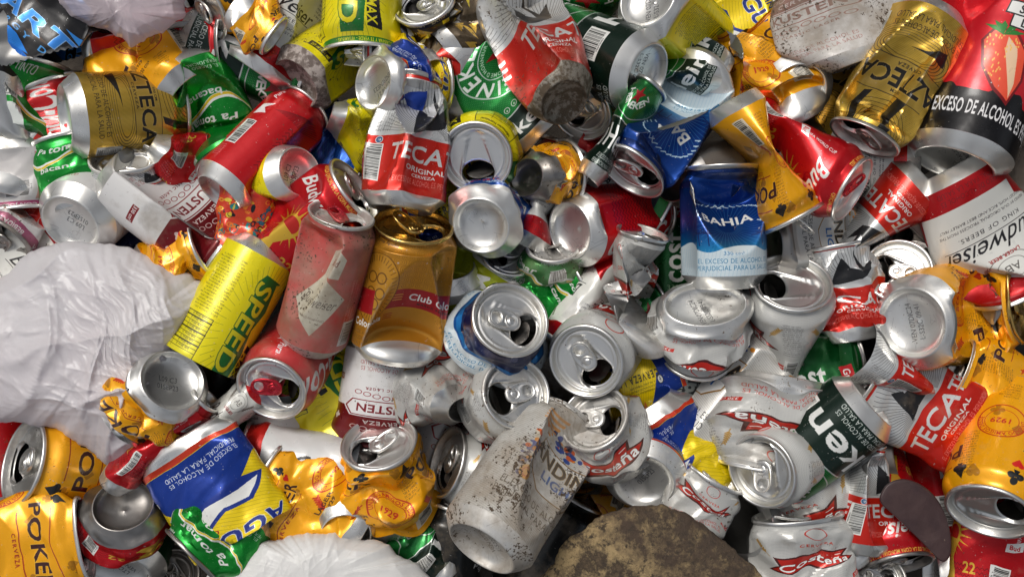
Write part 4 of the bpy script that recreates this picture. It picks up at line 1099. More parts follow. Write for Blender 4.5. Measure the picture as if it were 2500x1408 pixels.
can('muddy faded red slim can with a red pull tab', 'budold', 'T', 832, 531, 40, 68, 24, 118, 29.5, 0.22, [('dent', -30, .68, .3, 10), ('bend', 90, -6, .5, 1)], .80, .45, hole=-30, tabmat=RT, tab_rot=20, lift=10)
can('big gold can with a red band left of centre', 'club', 'T', 1008, 556, 28, 81, 9, 112, 37, 0.26, [('bend', 0, 20, .86, .2), ('dent', 24, .60, .16, -16), ('dent', 60, .5, .10, 0)], .3, hole=-40, tabmat=M_GOLD, lidmat=M_GOLD, tab_rot=15, lift=22)
can('yellow and green can with a clean round lid facing the viewer', 'speed', 'T', 1163, 384, 14, 248, 70, 95, 33.5, .6, [('crumple', 1.2, 3)], .08, hole=-88, tab=False)
can('crushed blue can behind a large blurred-looking silver base', 'aguilablue', 'B', 1178, 545, 18, 62, -62, 62, 31, .26, [('flat', 0, .3, 1, .8), ('crumple', 3, 12, 40)], .15)
can('yellow can wedged below the silver and red upright one', 'aguila', 'C', 1110, 492, -2, 22, 0, 100, 32, .48, [('dent', 0, .5, .3, 10), ('crumple', 1.5, 5)], .15)
can('crushed orange can with a mud-filled oval base', 'poker', 'B', 1302, 432, 24, 12, -26, 40, 32, .5, [('flat', 90, .38, 0, 1.2), ('fold', 1, .2, 4, 2), ('crumple', 4, 22, 28)], .55, basemat=M_DARKALU)
can('twisted white can with black script near the centre', 'budwhite', 'C', 1345, 478, 6, 64, 0, 92, 34, .30, [('flat', 90, .78, .34, .4, 1), ('twist', 14, .34, .4), ('crumple', 1.2, 2, 40)], .2)
can('red can with a round silver base and code print near the centre', 'redslim', 'B', 1403, 560, 12, 16, -40, 104, 32, 0.66, [('dent', 0, .6, .1)], .3)
can('silver lid lying low beneath the silver base at the centre', 'lemon', 'T', 1246, 612, -10, 70, 58, 90, 31, .3, [], .3, hole=200)
can('small dirty green and white crushed can with a lifted tab', 'bacana', 'T', 1350, 602, 2, 92, 42, 70, 26, .48, [('flat', 0, .5, .1, .7), ('crumple', 2.5, 5, 30)], .7, .4, hole=100, lift=25)
can('lime green drink can in the gap at the centre', 'lemon', 'C', 1200, 672, -14, 160, 0, 105, 33, .26, [('rand', 3, .25, 2)], .35)
can('lime can base showing behind the big gold can', 'lemon', 'B', 1096, 662, -8, -88, -36, 80, 30, .3, [], .3)
can('open lid with dark hole beside the squashed muddy base', 'aguila', 'T', 1420, 268, 12, 232, 44, 70, 31, .48, [('crumple', 2.5, 8, 34)], .3, hole=215)
can('thin folded green and black can leaning between the dark green and blue cans', 'heineken', 'C', 1518, 318, 26, 55, 0, 90, 22, .22, [('flat', 90, .6, .45, 1.0), ('twist', 15, .45, .5), ('crumple', 1.6, 9, 40)], .2, tab=False)
can('dented bright green can with recycling marks above the blue can', 'heineken', 'C', 1668, 140, 6, 152, 0, 70, 23, .45, [('dent', 0, .6, .35, 20), ('dent', 40, .4, .25), ('crumple', 1.5, 6)], .15)
can('blue and white can tilted with its lid at the lower left', 'bahia', 'T', 1545, 414, 30, 234, 20, 118, 34, .30, [('dent', 25, .62, .30, -18), ('dent', -35, .5, .12, 15)], .15, hole=-60, lidmat=M_ALU)
can('upright blue can with white lower band right of centre', 'bahia', 'C', 1766, 542, 22, 92, 4, 98, 34, 0.235, [('dent', 10, .38, .13, 24), ('dent', -75, .3, .10)], .18, tab=False)
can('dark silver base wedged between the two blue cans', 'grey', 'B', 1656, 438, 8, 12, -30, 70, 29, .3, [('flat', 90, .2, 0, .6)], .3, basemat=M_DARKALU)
can('orange can wrung at the waist like an hourglass', 'poker', 'C', 1866, 402, 36, -62, 0, 106, 31, .50, [('flat', 90, .92, .47, .50, 1), ('crumple', .8, 4, 40)], .25, hole=200, lift=40)
can('orange can behind with a round silver base facing up', 'poker', 'B', 1945, 218, 2, 90, -62, 100, 31, .3, [], .2)
can('red can twisted at the neck with a red tab lid', 'budred', 'T', 2075, 460, 26, -62, 32, 116, 32, .50, [('flat', 90, .76, .42, .40, 1), ('twist', 14, .4, .4), ('bend', -90, 25, .4, .4), ('crumple', .8, 4, 40)], .15, hole=190, tabmat=RT, tab_rot=-20, lift=10)
can('black and red crushed can with a yellow line above the round base', 'kerry', 'C', 1500, 455, -4, -28, 0, 105, 31, .24, [('flat', 0, .65, .9, .9), ('crumple', 1.6, 5, 40)], .15)
can('dark base low under the orange and red twisted cans', 'dark', 'B', 1968, 425, 8, 100, -50, 90, 31, .3, [], .4, basemat=M_DARKALU)
can('red can pointing down to a sharp fold under the twisted red one', 'tecate', 'B', 2240, 448, 6, 222, -16, 96, 31, .25, [('flat', 90, .85, 1, .9, 1)], .25)
can('red and white can end peeking beside the gold can', 'budwhite', 'B', 2226, 398, -4, 178, -20, 70, 29, .3, [], .3)
can('crushed white and red can with black script at the right edge', 'budwhite', 'C', 2400, 578, 16, -60, 0, 118, 37, .25, [('flat', 0, .5, .55, .45), ('dent', 35, .55, .2, 10), ('bend', 0, -14, .5, .4)], .15)
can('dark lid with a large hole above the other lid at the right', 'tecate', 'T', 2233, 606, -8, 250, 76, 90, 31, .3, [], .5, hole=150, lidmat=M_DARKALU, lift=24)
can('silver lid with a lifted tab beside the orange crushed can', 'tecate', 'T', 2192, 662, 6, 132, 62, 90, 31, .3, [], .4, hole=160)
can('white and black can with colourful bird ornament at the right', 'andina', 'B', 1886, 592, 2, 8, -18, 84, 32, .24, [('dent', 0, .8, .2)], .3, basemat=M_DARKALU)
can('silver can with a tilted dirty lid and a pinched point below', 'costena', 'T', 1932, 694, 20, 92, 46, 88, 37, .5, [('flat', 90, .75, 0, .8, 1), ('crumple', 1.0, 3, 50)], .35, hole=170, tab=False)
can('crumpled silver and black can left of the lid with the lifted tab', 'tecate', 'C', 2068, 702, 4, 100, 0, 80, 24, .25, [('flat', 0, .6, .5, 1), ('crumple', 4.0, 11, 34)], .2)
can('large crushed orange can with round base and open lid at the right', 'poker', 'B', 2234, 786, 26, 8, -40, 128, 38, 0.5, [('dent', 10, .5, .4, 5), ('bend', 0, 62, .62, .3), ('flat', 0, .3, .5, .4), ('crumple', 2.4, 31, 44)], .3, hole=10, lidmat=M_GOLD)
can('crushed white can with domed silver base and red badge right of centre', 'costena', 'B', 1720, 752, 22, -85, -52, 62, 39, .24, [('fold', 2, .22, 5, 4), ('crumple', 3.6, 15, 36), ('flat', 0, .25, 0, .5)], .4)
can('long crushed white can with a folded muddy lid', 'costena', 'C', 1553, 688, 24, 103, 16, 100, 30, 0.42, [('flat', 90, .5, .35, .9), ('bend', 90, 20, .6, .4), ('rand', 6, .4, 5), ('crumple', 2.4, 8, 40)], .6, hole=90, tab=False)
can('plain green can deep in the dark gap beside the blue one', 'green', 'C', 1628, 618, -34, 90, 0, 110, 33, .25, [], .1)
can('crushed red and white can standing on edge near the centre', 'budwhite', 'C', 1432, 722, 0, 232, 8, 108, 27, .50, [('flat', 90, .4, .5, 1), ('crumple', 2.0, 9, 36)], .1)
can('small crumpled green can beside the navy one', 'bacana', 'C', 1352, 722, -6, 30, 0, 60, 19, .25, [('flat', 0, .5, .5, 1), ('crumple', 3, 4, 24)], .1)
can('navy and white crushed can with a large clean lid at the centre', 'navy', 'T', 1244, 782, 26, 55, 60, 56, 36, .22, [('wide', .25, .3, .4), ('fold', 1, .16, 5, 1), ('crumple', 2.6, 6, 38)], .38, hole=-25)
can('white can with a big clean lid and kidney-shaped hole at the centre', 'costena', 'T', 1432, 880, 18, 215, 66, 90, 35, .2, [('crumple', 1.2, 4)], .22, hole=-55)
can('crushed white and red can with a narrow brown-stained base', 'costena', 'B', 1118, 992, 18, 158, -22, 62, 33, .5, [('flat', 90, .55, 0, .8), ('crumple', 2.8, 9, 34)], .55)
can('red and white crumpled scrap of can left of the navy one', 'costena', 'C', 1066, 868, -4, 96, 0, 68, 25, .25, [('flat', 0, .5, .5, 1), ('crumple', 4, 19, 30)], .35)
can('white and maroon can standing upside down below the gold one', 'kusten', 'C', 925, 968, 2, -98, 0, 94, 33, .30, [('flat', 0, .3, .9, .25), ('dent', -20, .85, .15, 25)], .35)
can('long yellow and black can with green letters on the left', 'speed', 'C', 562, 752, 24, 242, 8, 122, 30.5, .48, [], .12, open_top=True)
can('red can with a round open lid and bright red tab', 'redslim', 'T', 664, 946, 18, 248, 60, 100, 33.5, .3, [], .42, .35, hole=-25, tabmat=RT)
can('crumpled yellow can with a tilted round silver base on the left', 'poker', 'B', 415, 935, 32, 216, -42, 58, 34, .75, [('bend', 0, 30, .25, .3), ('fold', 2, .18, 4, 1), ('crumple', 3.8, 8, 32)], .15)
can('bright red can pressed flat on edge beside the white bag', 'budred', 'C', 398, 1070, 18, 42, 0, 104, 19, .48, [('flat', 90, .35, .5, 1), ('crumple', 2.2, 17, 36)], .1)
can('white script can pressed thin between the two red lids on the left', 'budwhite', 'C', 545, 1020, 8, 40, 0, 105, 22, .25, [('flat', 90, .4, .5, 1), ('crumple', 1.8, 21, 36)], .2)
can('large crushed yellow and blue can at the lower left', 'aguila', 'C', 530, 1205, 20, -58, 2, 108, 36, .25, [('flat', 0, .55, .5, 1.5), ('dent', 22, .45, .12, 18), ('dent', -30, .4, .1, -14), ('crumple', 2.6, 8, 60)], .08, open_top=True)
can('orange can with a large open lid at the left edge', 'poker', 'T', 62, 1128, 16, 158, 46, 122, 41, .1, [], .3, hole=175)
can('squat crushed red can with a dark polished base facing up', 'budred', 'B', 303, 1240, 20, -105, -48, 44, 31, .4, [('wide', .32, .6, .6), ('fold', 1, .12, 5, 1), ('crumple', 2.6, 4, 34)], .2, basemat=M_DARKALU)
can('yellow and orange flattened can in the lower left corner', 'poker', 'C', 40, 1340, 18, 10, 0, 118, 32, .25, [('flat', 0, .6, .5, 2), ('crumple', 3.4, 5, 52)], .12)
can('wide shiny silver base at the bottom left', 'green', 'B', 288, 1385, 10, 92, -50, 90, 38, .3, [], .12)
can('crumpled green can with its lid folded sideways at the bottom left', 'bacana', 'T', 474, 1352, 26, 225, 22, 62, 31, .25, [('flat', 0, .35, .5, 1), ('crumple', 3.4, 12, 28)], .15, hole=250, lidmat=M_DARKALU)
can('dark small lid at the bottom edge beside the green can', 'grey', 'T', 424, 1402, -6, 20, 50, 70, 25, .3, [], .5, lidmat=M_DARKALU)
can('deep green can with a red star under the red tab lid', 'heineken', 'C', 640, 1078, -36, 160, 0, 110, 33, .25, [], .1)
can('white can with small print under the red tab lid', 'budwhite', 'C', 700, 1045, -12, -86, 0, 110, 33, .5, [], .15)
can('yellow and black crushed can beside the maroon one', 'speed', 'C', 800, 1005, -10, 118, 0, 105, 30, .72, [('flat', 0, .4, .5, 1), ('crumple', 2.4, 5, 36)], .2)
can('deep yellow and green can behind the maroon one', 'speed', 'C', 785, 880, -20, 60, 0, 115, 32, .32, [], .5)
can('white can with black script and red end above the crumpled orange one', 'pola', 'C', 742, 1128, 2, 172, 0, 108, 28, .25, [('flat', 0, .25, 1, .3), ('crumple', 1, 2)], .15)
can('crumpled orange foil-like can in front of the eagle can', 'poker', 'C', 752, 1236, 10, 150, 0, 96, 32, .32, [('flat', 0, .55, .5, 1.2), ('crumple', 4.0, 14, 38)], .12)
can('crushed orange can with upturned silver lid at the lower centre', 'poker', 'T', 926, 1084, 24, 96, 36, 86, 35, .47, [('fold', 2, .20, 4, 2), ('wide', .25, .3, .35), ('crumple', 4.4, 18, 36)], .18, hole=215, lift=14)
can('white can seen from its side lid right of the crushed orange one', 'costena', 'T', 1096, 1128, 2, 160, 24, 48, 37, .5, [('flat', 90, .1, .5, 1)], .35, hole=200)
can('small silver base above the lower white bag', 'grey', 'B', 846, 1290, 10, 100, -62, 70, 27, .3, [], .25)
can('white can with a stained lid at the lower centre', 'costena', 'T', 1258, 960, 22, 38, 62, 60, 33, .55, [('crumple', 2, 5, 40)], .5, hole=200)
can('crushed white can with a rusty lid and broad tab', 'costena', 'T', 1452, 1022, 24, 128, 46, 62, 33, .32, [('wide', .2, .3, .4), ('fold', 2, .16, 4, 2), ('crumple', 3.2, 10, 36)], .7, hole=-15)
can('large white can with bird ornament and dirt at the bottom centre', 'andina', 'B', 1186, 1322, 56, 52, -36, 128, 38, 0.17, [('dent', 22, .40, .15, 8), ('crumple', 0.8, 2, 60)], 0.8)
can('gold can with round silver base beside the brown disc', 'aguila', 'B', 1572, 1166, 12, 62, -64, 62, 34, .1, [], .35)
can('crumpled gold foil-like can right of the round base', 'aguila', 'C', 1662, 1112, 6, -58, 0, 96, 27, .1, [('flat', 0, .3, .5, 1), ('crumple', 3.6, 16, 34)], .25)
can('yellow can with dark lettering between the two white lids', 'aguila', 'C', 1560, 925, -8, 200, 0, 80, 33, .48, [], .15)
can('long ribbed silver-white can lying right of centre', 'andina', 'C', 1788, 975, 0, 52, 0, 126, 34, .5, [('dent', 0, .5, .1)], .25)
can('big crumpled white can with red badge upside down at the lower right', 'costena', 'C', 1878, 1035, 14, -100, 4, 78, 44, .26, [('flat', 0, .4, .5, 1), ('fold', 2, .14, 4, 2), ('crumple', 4.6, 6, 48)], .45)
can('white can with shiny lid and pinched tail at the lower right', 'costena', 'T', 1862, 1148, 26, 190, 46, 92, 34, .5, [('flat', 90, .8, 0, .85, 1), ('crumple', 1.0, 8, 50)], .25, hole=110, tab_rot=12, lift=10)
can('small crushed white can beside the brown disc', 'costena', 'C', 1712, 1222, 14, 62, 10, 52, 24, .25, [('flat', 0, .5, .5, 1), ('crumple', 3.6, 10, 36)], .5)
can('open silver can end with a dark inside right of the brown disc', 'grey', 'T', 1806, 1268, 8, 150, 34, 80, 31, .3, [('flat', 90, .2, 1, .6)], .4, open_top=True)
can('crushed white can with wheat print under the shiny lid', 'costena', 'C', 1996, 1250, 4, 118, 0, 92, 36, .32, [('flat', 0, .4, .5, 1), ('crumple', 2.8, 8, 46)], .35)
can('crumpled white and red can at the bottom edge right of the disc', 'costena', 'C', 1958, 1362, 16, 96, 0, 76, 38, .22, [('flat', 0, .45, .5, 1), ('fold', 1, .14, 4, 2), ('crumple', 4.0, 21, 46)], .35)
can('dark green can with white letters and a tilted silver base at the right', 'heineken', 'B', 2110, 990, 26, 222, -18, 104, 33, 0.76, [], .3)
can('bright green can behind the silver pinched one', 'green', 'C', 1950, 890, 0, 12, 0, 100, 31, .2, [('dent', 0, .8, .3), ('crumple', 1.4, 3)], .1, lidmat=M_DARKALU)
can('silver and red cone-shaped crushed can with a dark open end', 'tecate', 'T', 2070, 850, 12, 152, 16, 84, 31, .6, [('flat', 90, .80, 0, .95, 1), ('crumple', 1.2, 7, 36)], .2, open_top=True)
can('flattened red and grey can behind the dark green one', 'tecate', 'C', 2245, 992, 2, 150, 0, 104, 30, .25, [('flat', 0, .62, .5, 1.5), ('crumple', 2.2, 5, 50)], .3)
can('shiny red can pinched to a point beneath the dark green one', 'tecate', 'C', 2104, 1195, 12, 84, 0, 90, 30, .6, [('flat', 90, .7, 1, .9, 1), ('dent', 30, .5, .2, 5)], .12)
can('dark rim of a can low behind the red pinched one', 'dark', 'B', 2178, 1112, -10, 190, -34, 80, 27, .3, [], .4, basemat=M_DARKALU)
can('red can with a dark open lid at the bottom right', 'budred', 'T', 2190, 1372, 8, -82, 32, 112, 34, .3, [], .35, hole=-20, lidmat=M_DARKALU)
can('orange can with card suits and open lid at the right edge', 'poker', 'T', 2418, 1244, 36, 236, 34, 122, 38, .36, [], .15, hole=30, tab=False)
can('crushed yellow can with black spade at the right edge', 'poker', 'C', 2445, 962, 0, 155, 0, 92, 31, 0.5, [('flat', 0, .5, .5, 1.2), ('dent', 0, .5, .25, 20), ('crumple', 2.4, 17, 46)], .2)
can('flattened red can with barcode in the lower right corner', 'budred', 'C', 2432, 1338, -6, 78, 0, 112, 30, .48, [('flat', 0, .55, .5, 1.5), ('crumple', 2, 5, 50)], .3)
can('dark red can deep in the gap at the right', 'budred', 'C', 2270, 1150, -34, 100, 0, 115, 33, .5, [], .3)
can('red scrap of can in the bottom right corner', 'redslim', 'C', 2440, 1412, -14, 0, 0, 110, 33, .5, [('flat', 0, .5, .5, 1)], .2)
can('crumpled black and green can beside the lower white bag', 'heineken', 'C', 1022, 1345, 0, 130, 0, 60, 20, .0, [('flat', 0, .5, .5, 1), ('crumple', 4, 26, 32)], .3)
can('bent dark can left of the large bird can', 'dark', 'C', 1092, 1330, -6, 100, 0, 90, 30, .5, [('bend', 90, 25, .5, .5)], .5)
can('crumpled orange foil at the top beside the open lid', 'poker', 'C', 630, 60, 12, -35, 0, 40, 18, .5, [('flat', 0, .5, .5, 1), ('crumple', 4.4, 27, 32)], .3)
can('silver base at the bottom edge right of the red lid', 'grey', 'T', 2142, 1412, -4, 80, 60, 80, 28, .3, [], .3)
can('black glossy can deep between yellow and white cans', 'dark', 'C', 1648, 975, -10, 80, 0, 110, 31, .75, [], .15)
can('dark green can deep below the long crushed white one', 'heineken', 'C', 1500, 810, -16, 30, 0, 110, 32, .25, [], .15)
can('gold can half hidden behind the long gold and black one', 'azteca', 'C', 2030, 235, -24, 60, 0, 110, 32, .4, [], .5)
# --- cans lying deep in the gaps
can('dark grey crumpled can right of the black and gold one at the top', 'gold2', 'C', 1160, 40, 6, 40, 0, 70, 26, .1, [('flat', 0, .4, .5, 1), ('crumple', 3.5, 33, 34)], .6)
can('navy can in the dark gap above the white bag', 'navy', 'C', 312, 596, -30, 20, 0, 110, 33, .25, [], .3)
can('dark can deep under the red tab lid and the yellow can', 'dark', 'C', 530, 935, -34, 75, 0, 115, 33, .5, [], .4)
can('white can deep between the two lids with broad tabs', 'costena', 'C', 1370, 975, -30, 100, 0, 105, 32, .25, [('rand', 4, .3, 3)], .5)
can('maroon shadowed can deep between the crushed orange and white lids', 'kusten', 'C', 1062, 1050, -34, 60, 0, 110, 33, .6, [], .4)
can('orange can deep in the black gap above the brown crust', 'poker', 'C', 1432, 1235, -62, 160, 0, 112, 33, .5, [('rand', 4, .3, 3)], .5)
can('dark can deep beside the brown crust at the bottom edge', 'dark', 'C', 1340, 1330, -60, 60, 0, 115, 33, .5, [], .5)
can('red can in the shadow at the left edge above the orange lid can', 'budred', 'C', 10, 1070, -48, 100, 0, 112, 33, .5, [], .5)
# ------------------------------------------------------------------ bags, film, cup, board, sack
def plastic(name, c1, c2, alpha=1.0, rough=.32, trans=.0, scale=9, dirt=.5):
    m = bpy.data.materials.new(name); m.use_nodes = True; nt = m.node_tree; p = nt.nodes['Principled BSDF']; L = nt.links.new
    t = nt.nodes.new('ShaderNodeTexCoord'); w = nt.nodes.new('ShaderNodeValue'); w.outputs[0].default_value = 3.1
    r = ramp(nt, .35, .65, c1+(1,), c2+(1,)); L(noise(nt, t.outputs['Object'], w.outputs[0], scale, 3), r.inputs[0])
    sp = mathn(nt, 'MULTIPLY', ramp_fac(nt, noise(nt, t.outputs['Object'], w.outputs[0], 210, 3, .6), .70, .745), dirt)
    fl = mathn(nt, 'MULTIPLY', ramp_fac(nt, noise(nt, t.outputs['Object'], w.outputs[0], 38, 6, .7), .58, .80), dirt*.55)
    L(mixc(nt, mathn(nt, 'MAXIMUM', sp, fl), r.outputs[0], (0.22, 0.17, 0.12, 1)), p.inputs['Base Color'])
    p.inputs['Roughness'].default_value = rough; p.inputs['Coat Weight'].default_value = .12; p.inputs['Coat Roughness'].default_value = .25
    b = nt.nodes.new('ShaderNodeBump'); b.inputs['Strength'].default_value = .5; b.inputs['Distance'].default_value = .002
    L(noise(nt, t.outputs['Object'], w.outputs[0], 70, 4, .6), b.inputs['Height']); L(b.outputs[0], p.inputs['Normal'])
    out = nt.nodes['Material Output']
    s = p.outputs[0]
    if trans > 0:
        tr = nt.nodes.new('ShaderNodeBsdfTranslucent'); tr.inputs[0].default_value = c2+(1,)
        mx = nt.nodes.new('ShaderNodeMixShader'); mx.inputs[0].default_value = trans; L(s, mx.inputs[1]); L(tr.outputs[0], mx.inputs[2]); s = mx.outputs[0]
    if alpha < 1:
        tp = nt.nodes.new('ShaderNodeBsdfTransparent'); mx = nt.nodes.new('ShaderNodeMixShader'); mx.inputs[0].default_value = alpha
        L(tp.outputs[0], mx.inputs[1]); L(s, mx.inputs[2]); s = mx.outputs[0]
    L(s, out.inputs[0])
    return m
def smooth_outline(pts, n):
    P = np.array(pts, float); m = len(P); out = []
    per = max(2, n//m+1)
    for i in range(m):
        a, b, c, d = P[i-1], P[i], P[(i+1) % m], P[(i+2) % m]
        for k in range(per):
            t = k/per
            out.append(.5*((2*b)+(-a+c)*t+(2*a-5*b+4*c-d)*t*t+(-a+3*b-3*c+d)*t**3))
    return np.array(out)
def blob(name, label, cat, pts, z, height, mat, amp=5, knot=None, seed=1, fine=1.0, below=30, power=2.4, rows=90, iso=14, radial=1.0, flatk=.6, ragged=8):
    O = smooth_outline(pts, 260)
    for k in range(len(O)):                     # uneven edge
        O[k] += ragged*np.array([mnoise.noise(Vector((O[k][0]*.02, O[k][1]*.02, seed)))+.5*mnoise.noise(Vector((O[k][0]*.07, O[k][1]*.07, seed))), mnoise.noise(Vector((O[k][0]*.02, O[k][1]*.02, seed+7)))+.5*mnoise.noise(Vector((O[k][0]*.07, O[k][1]*.07, seed+4)))])
    cen = O.mean(0)
    n = len(O)
    ts = np.linspace(0.002, 1, rows)
    top, bot = [], []
    kx = np.array(knot if knot else cen, float)
    s0 = FRAME_W/2500
    rng = random.Random(seed)
    waves = []
    for i in range(16):
        an = rng.uniform(0, math.pi); wl = (.11, .07, .045, .028, .017, .011)[min(5, i//3)]
        waves.append((math.cos(an), math.sin(an), wl, rng.uniform(0, 6.28)))
    def H(px, py, t):
        """crumpled film: straight creases at many sizes, bent by a slow warp"""
        x, y = px*s0, py*s0
        wx = x+.035*mnoise.noise(Vector((x*9, y*9, seed+5)))+.010*mnoise.noise(Vector((x*30, y*30, seed)))
        wy = y+.035*mnoise.noise(Vector((x*9, y*9, seed+9)))+.010*mnoise.noise(Vector((x*30, y*30, seed+3)))
        v = 0.
        for i, (cx_, sy_, wl, ph) in enumerate(waves):
            f = (wx*cx_+wy*sy_)/wl+ph
            u_ = abs((f % 1.0)-.5)*2
            rd = math.exp(-abs(u_-.5)*9)*1.1          # a narrow raised crease
            q = .45*u_+rd if i % 2 else .8*u_
            gate = .35+.9*max(0, mnoise.noise(Vector((x*14+i*7, y*14, seed+i)))+.25)
            v += q*gate*wl/.11*(1.0 if i < 6 else fine*.55)
        q = 1-abs(mnoise.noise(Vector((wx*iso, wy*iso*.7, seed+2))))*2.4
        return v*1.0+radial*q
    for t in ts:
        for p in O:
            q = cen+(p-cen)*t
            prof = max(0, 1-t**power)**flatk
            hz = z+height*prof+amp*H(q[0], q[1], t)*(.35+.65*prof)
            w_ = world_at(q[0], q[1], hz); top.append(w_)
    nt_ = len(ts)
    for t in ts[::-1][1:]:
        for p in O:
            q = cen+(p-cen)*t
            bot.append(world_at(q[0], q[1], z-below*(max(0, 1-t**2.4)**.5)-1.0))
    V = np.array(top+bot)
    F = gridF(n, len(V)//n)
    # outward facing
    a = (O[:, 0]*np.roll(O[:, 1], -1)-np.roll(O[:, 0], -1)*O[:, 1]).sum()
    if a > 0: F = F[:, ::-1]      # pixel y runs down
    V0 = V.mean(0)
    o = make_mesh(name, V-V0, F[:, ::-1], mat, None)
    o.location = V0
    o['label'] = label; o['category'] = cat
    return o
M_BAG = plastic('white_bag_plastic', (0.88, 0.88, 0.89), (0.84, 0.79, 0.82), 1.0, 0.33, .36, 6, .45)
M_BAG2 = plastic('white_bag_plastic_clean', (0.78, 0.77, 0.75), (0.74, 0.73, 0.71), 1.0, .45, .1, 8, .35)
M_FILM = plastic('cloudy_film', (0.62, 0.55, 0.60), (0.72, 0.60, 0.64), .72, .28, .2, 10, .15)
M_CUP = plastic('clear_plastic', (0.55, 0.55, 0.56), (0.62, 0.60, 0.62), .42, .15, .1, 10, .2)
blob('plastic_bag', 'large white plastic bag bulging at the left between the cans', 'bag',
     [(-60, 720), (20, 668), (70, 620), (150, 592), (250, 592), (330, 612), (400, 640), (470, 672), (500, 700), (500, 745), (468, 800), (430, 850), (420, 885), (400, 930), (390, 1000), (350, 1060), (330, 1130), (290, 1148), (220, 1100), (140, 1050), (60, 1035), (-60, 1010), (-160, 860)],
     30, 26, M_BAG, 7, seed=3, radial=1.3, iso=8, fine=1.3, rows=150)
blob('plastic_bag', 'smooth white plastic bag mound at the bottom edge of the photo', 'bag',
     [(470, 1460), (510, 1400), (560, 1360), (625, 1325), (720, 1303), (800, 1300), (870, 1312), (930, 1322), (985, 1360), (1040, 1400), (1070, 1450), (1030, 1560), (760, 1620), (520, 1560)],
     40, 20, M_BAG2, 2.6, seed=8, radial=.6, iso=6, fine=1.0)
blob('plastic_film', 'cloudy pinkish plastic film hanging over the red can at the top left', 'film',
     [(95, -70), (130, 0), (160, 35), (205, 58), (255, 70), (300, 95), (325, 118), (350, 100), (395, 80), (430, 50), (455, 40), (450, -10), (430, -80), (260, -110)],
     44, 14, M_FILM, 3.5, knot=(320, 120), seed=5, radial=1.0, iso=16, below=4, rows=60)
M_BOARD = bpy.data.materials.new('stained_brown_crust'); M_BOARD.use_nodes = True
nt = M_BOARD.node_tree; p = nt.nodes['Principled BSDF']; t = nt.nodes.new('ShaderNodeTexCoord'); w = nt.nodes.new('ShaderNodeValue')
n1 = noise(nt, t.outputs['Object'], w.outputs[0], 24, 12, .78)
c0 = ramp(nt, .45, .54, (0.040, 0.026, 0.017, 1), (0.42, 0.30, 0.145, 1)); nt.links.new(n1, c0.inputs[0])
e = c0.color_ramp.elements.new(.42); e.color = (0.13, 0.088, 0.048, 1)
big = ramp_fac(nt, noise(nt, t.outputs['Object'], w.outputs[0], 8, 8, .75), .50, .60)
c1 = mixc(nt, big, c0.outputs[0], (0.075, 0.048, 0.03, 1))
sp = ramp_fac(nt, noise(nt, t.outputs['Object'], w.outputs[0], 170, 6, .75), .52, .60)
nt.links.new(mixc(nt, sp, c1, (0.05, 0.034, 0.022, 1)), p.inputs['Base Color']); p.inputs['Roughness'].default_value = .6
b = nt.nodes.new('ShaderNodeBump'); b.inputs['Distance'].default_value = .005; nt.links.new(noise(nt, t.outputs['Object'], w.outputs[0], 55, 10, .75), b.inputs['Height']); nt.links.new(b.outputs[0], p.inputs['Normal'])
blob('curved_board', 'mottled brown and yellow curved crust at the bottom edge', 'board',
     [(1290, 1500), (1320, 1420), (1365, 1345), (1420, 1288), (1490, 1250), (1570, 1232), (1640, 1240), (1700, 1268), (1770, 1322), (1830, 1375), (1890, 1440), (1900, 1540), (1600, 1640), (1330, 1600)],
     54, 12, M_BOARD, .6, seed=11, ragged=9, radial=.9, iso=6, fine=1.2, below=8)
M_PLATE = plastic('maroon_plastic', (0.035, 0.016, 0.017), (0.06, 0.032, 0.03), 1.0, .5, 0, 60, 1.3)
blob('plastic_disc', 'dark maroon half disc leaning over the red can at the lower right', 'disc',
     [(2150, 1226), (2152, 1200), (2170, 1178), (2205, 1168), (2245, 1180), (2280, 1208), (2306, 1250), (2320, 1300), (2322, 1345), (2312, 1366), (2296, 1368), (2262, 1334), (2225, 1298), (2188, 1262)],
     48, 2.2, M_PLATE, .25, seed=12, ragged=0, radial=0, iso=9, below=1, rows=40, flatk=.2, power=8)
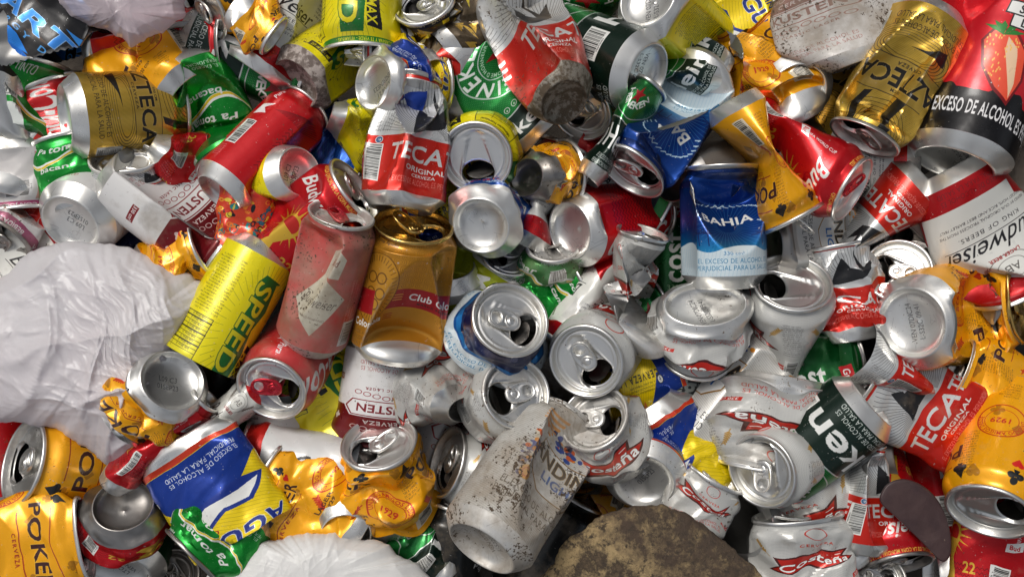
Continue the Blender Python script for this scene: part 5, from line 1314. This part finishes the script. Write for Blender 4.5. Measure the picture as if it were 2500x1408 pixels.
M_SACK = bpy.data.materials.new('dusty_brown_cloth'); M_SACK.use_nodes = True
nt = M_SACK.node_tree; p = nt.nodes['Principled BSDF']; t = nt.nodes.new('ShaderNodeTexCoord'); w = nt.nodes.new('ShaderNodeValue')
c0 = ramp(nt, .3, .7, (0.075, 0.058, 0.045, 1), (0.16, 0.13, 0.10, 1)); nt.links.new(noise(nt, t.outputs['Object'], w.outputs[0], 40, 8, .7), c0.inputs[0]); nt.links.new(c0.outputs[0], p.inputs['Base Color']); p.inputs['Roughness'].default_value = .85
blob('cloth_sack', 'dusty dark brown sack cloth along the right edge', 'sack',
     [(2340, -60), (2470, -90), (2620, -60), (2640, 400), (2620, 900), (2500, 800), (2460, 620), (2430, 480), (2420, 380), (2400, 200), (2350, 80)],
     -34, 30, M_SACK, 5, seed=14, radial=0, iso=8, below=30)
# crumpled clear cup
def cup(label, px, py, z, ang, tilt, L, R0, R1, ops):
    prof = [(.0002, .001), (R0*.5, .001), (R0*.96, 0), (R0, .003)]+[(R0+(R1-R0)*t, .003+(L-.005)*t) for t in np.linspace(.03, 1, 40)]+[(R1+.0015, L-.001), (R1+.001, L), (R1-.001, L-.001)]
    V = deform(ringgrid(prof, 96), ops, R1, L)*np.array([1, -1, 1])
    al, ti = math.radians(ang), math.radians(tilt)
    a = Vector((math.cos(al)*math.cos(ti), math.sin(al)*math.cos(ti), math.sin(ti))); f = Vector((-math.sin(ti)*math.cos(al), -math.sin(ti)*math.sin(al), math.cos(ti))); r = a.cross(f)
    o = make_mesh('plastic_cup', V, gridF(96, len(prof)), M_CUP, None)
    rot = Matrix((r, -f, a)).transposed(); o.matrix_world = Matrix.Translation(world_at(px, py, z)-rot@Vector(V.mean(0)))@rot.to_4x4()
    o['label'] = label; o['category'] = 'cup'; return o
cup('crumpled clear plastic cup beside the flattened bright green can', 1122, 165, 8, 70, 0, .085, .026, .036, [('flat', 0, .45, .5, 1.2), ('rand', 5, .35, 3), ('crumple', 2.5, 5, 34)])
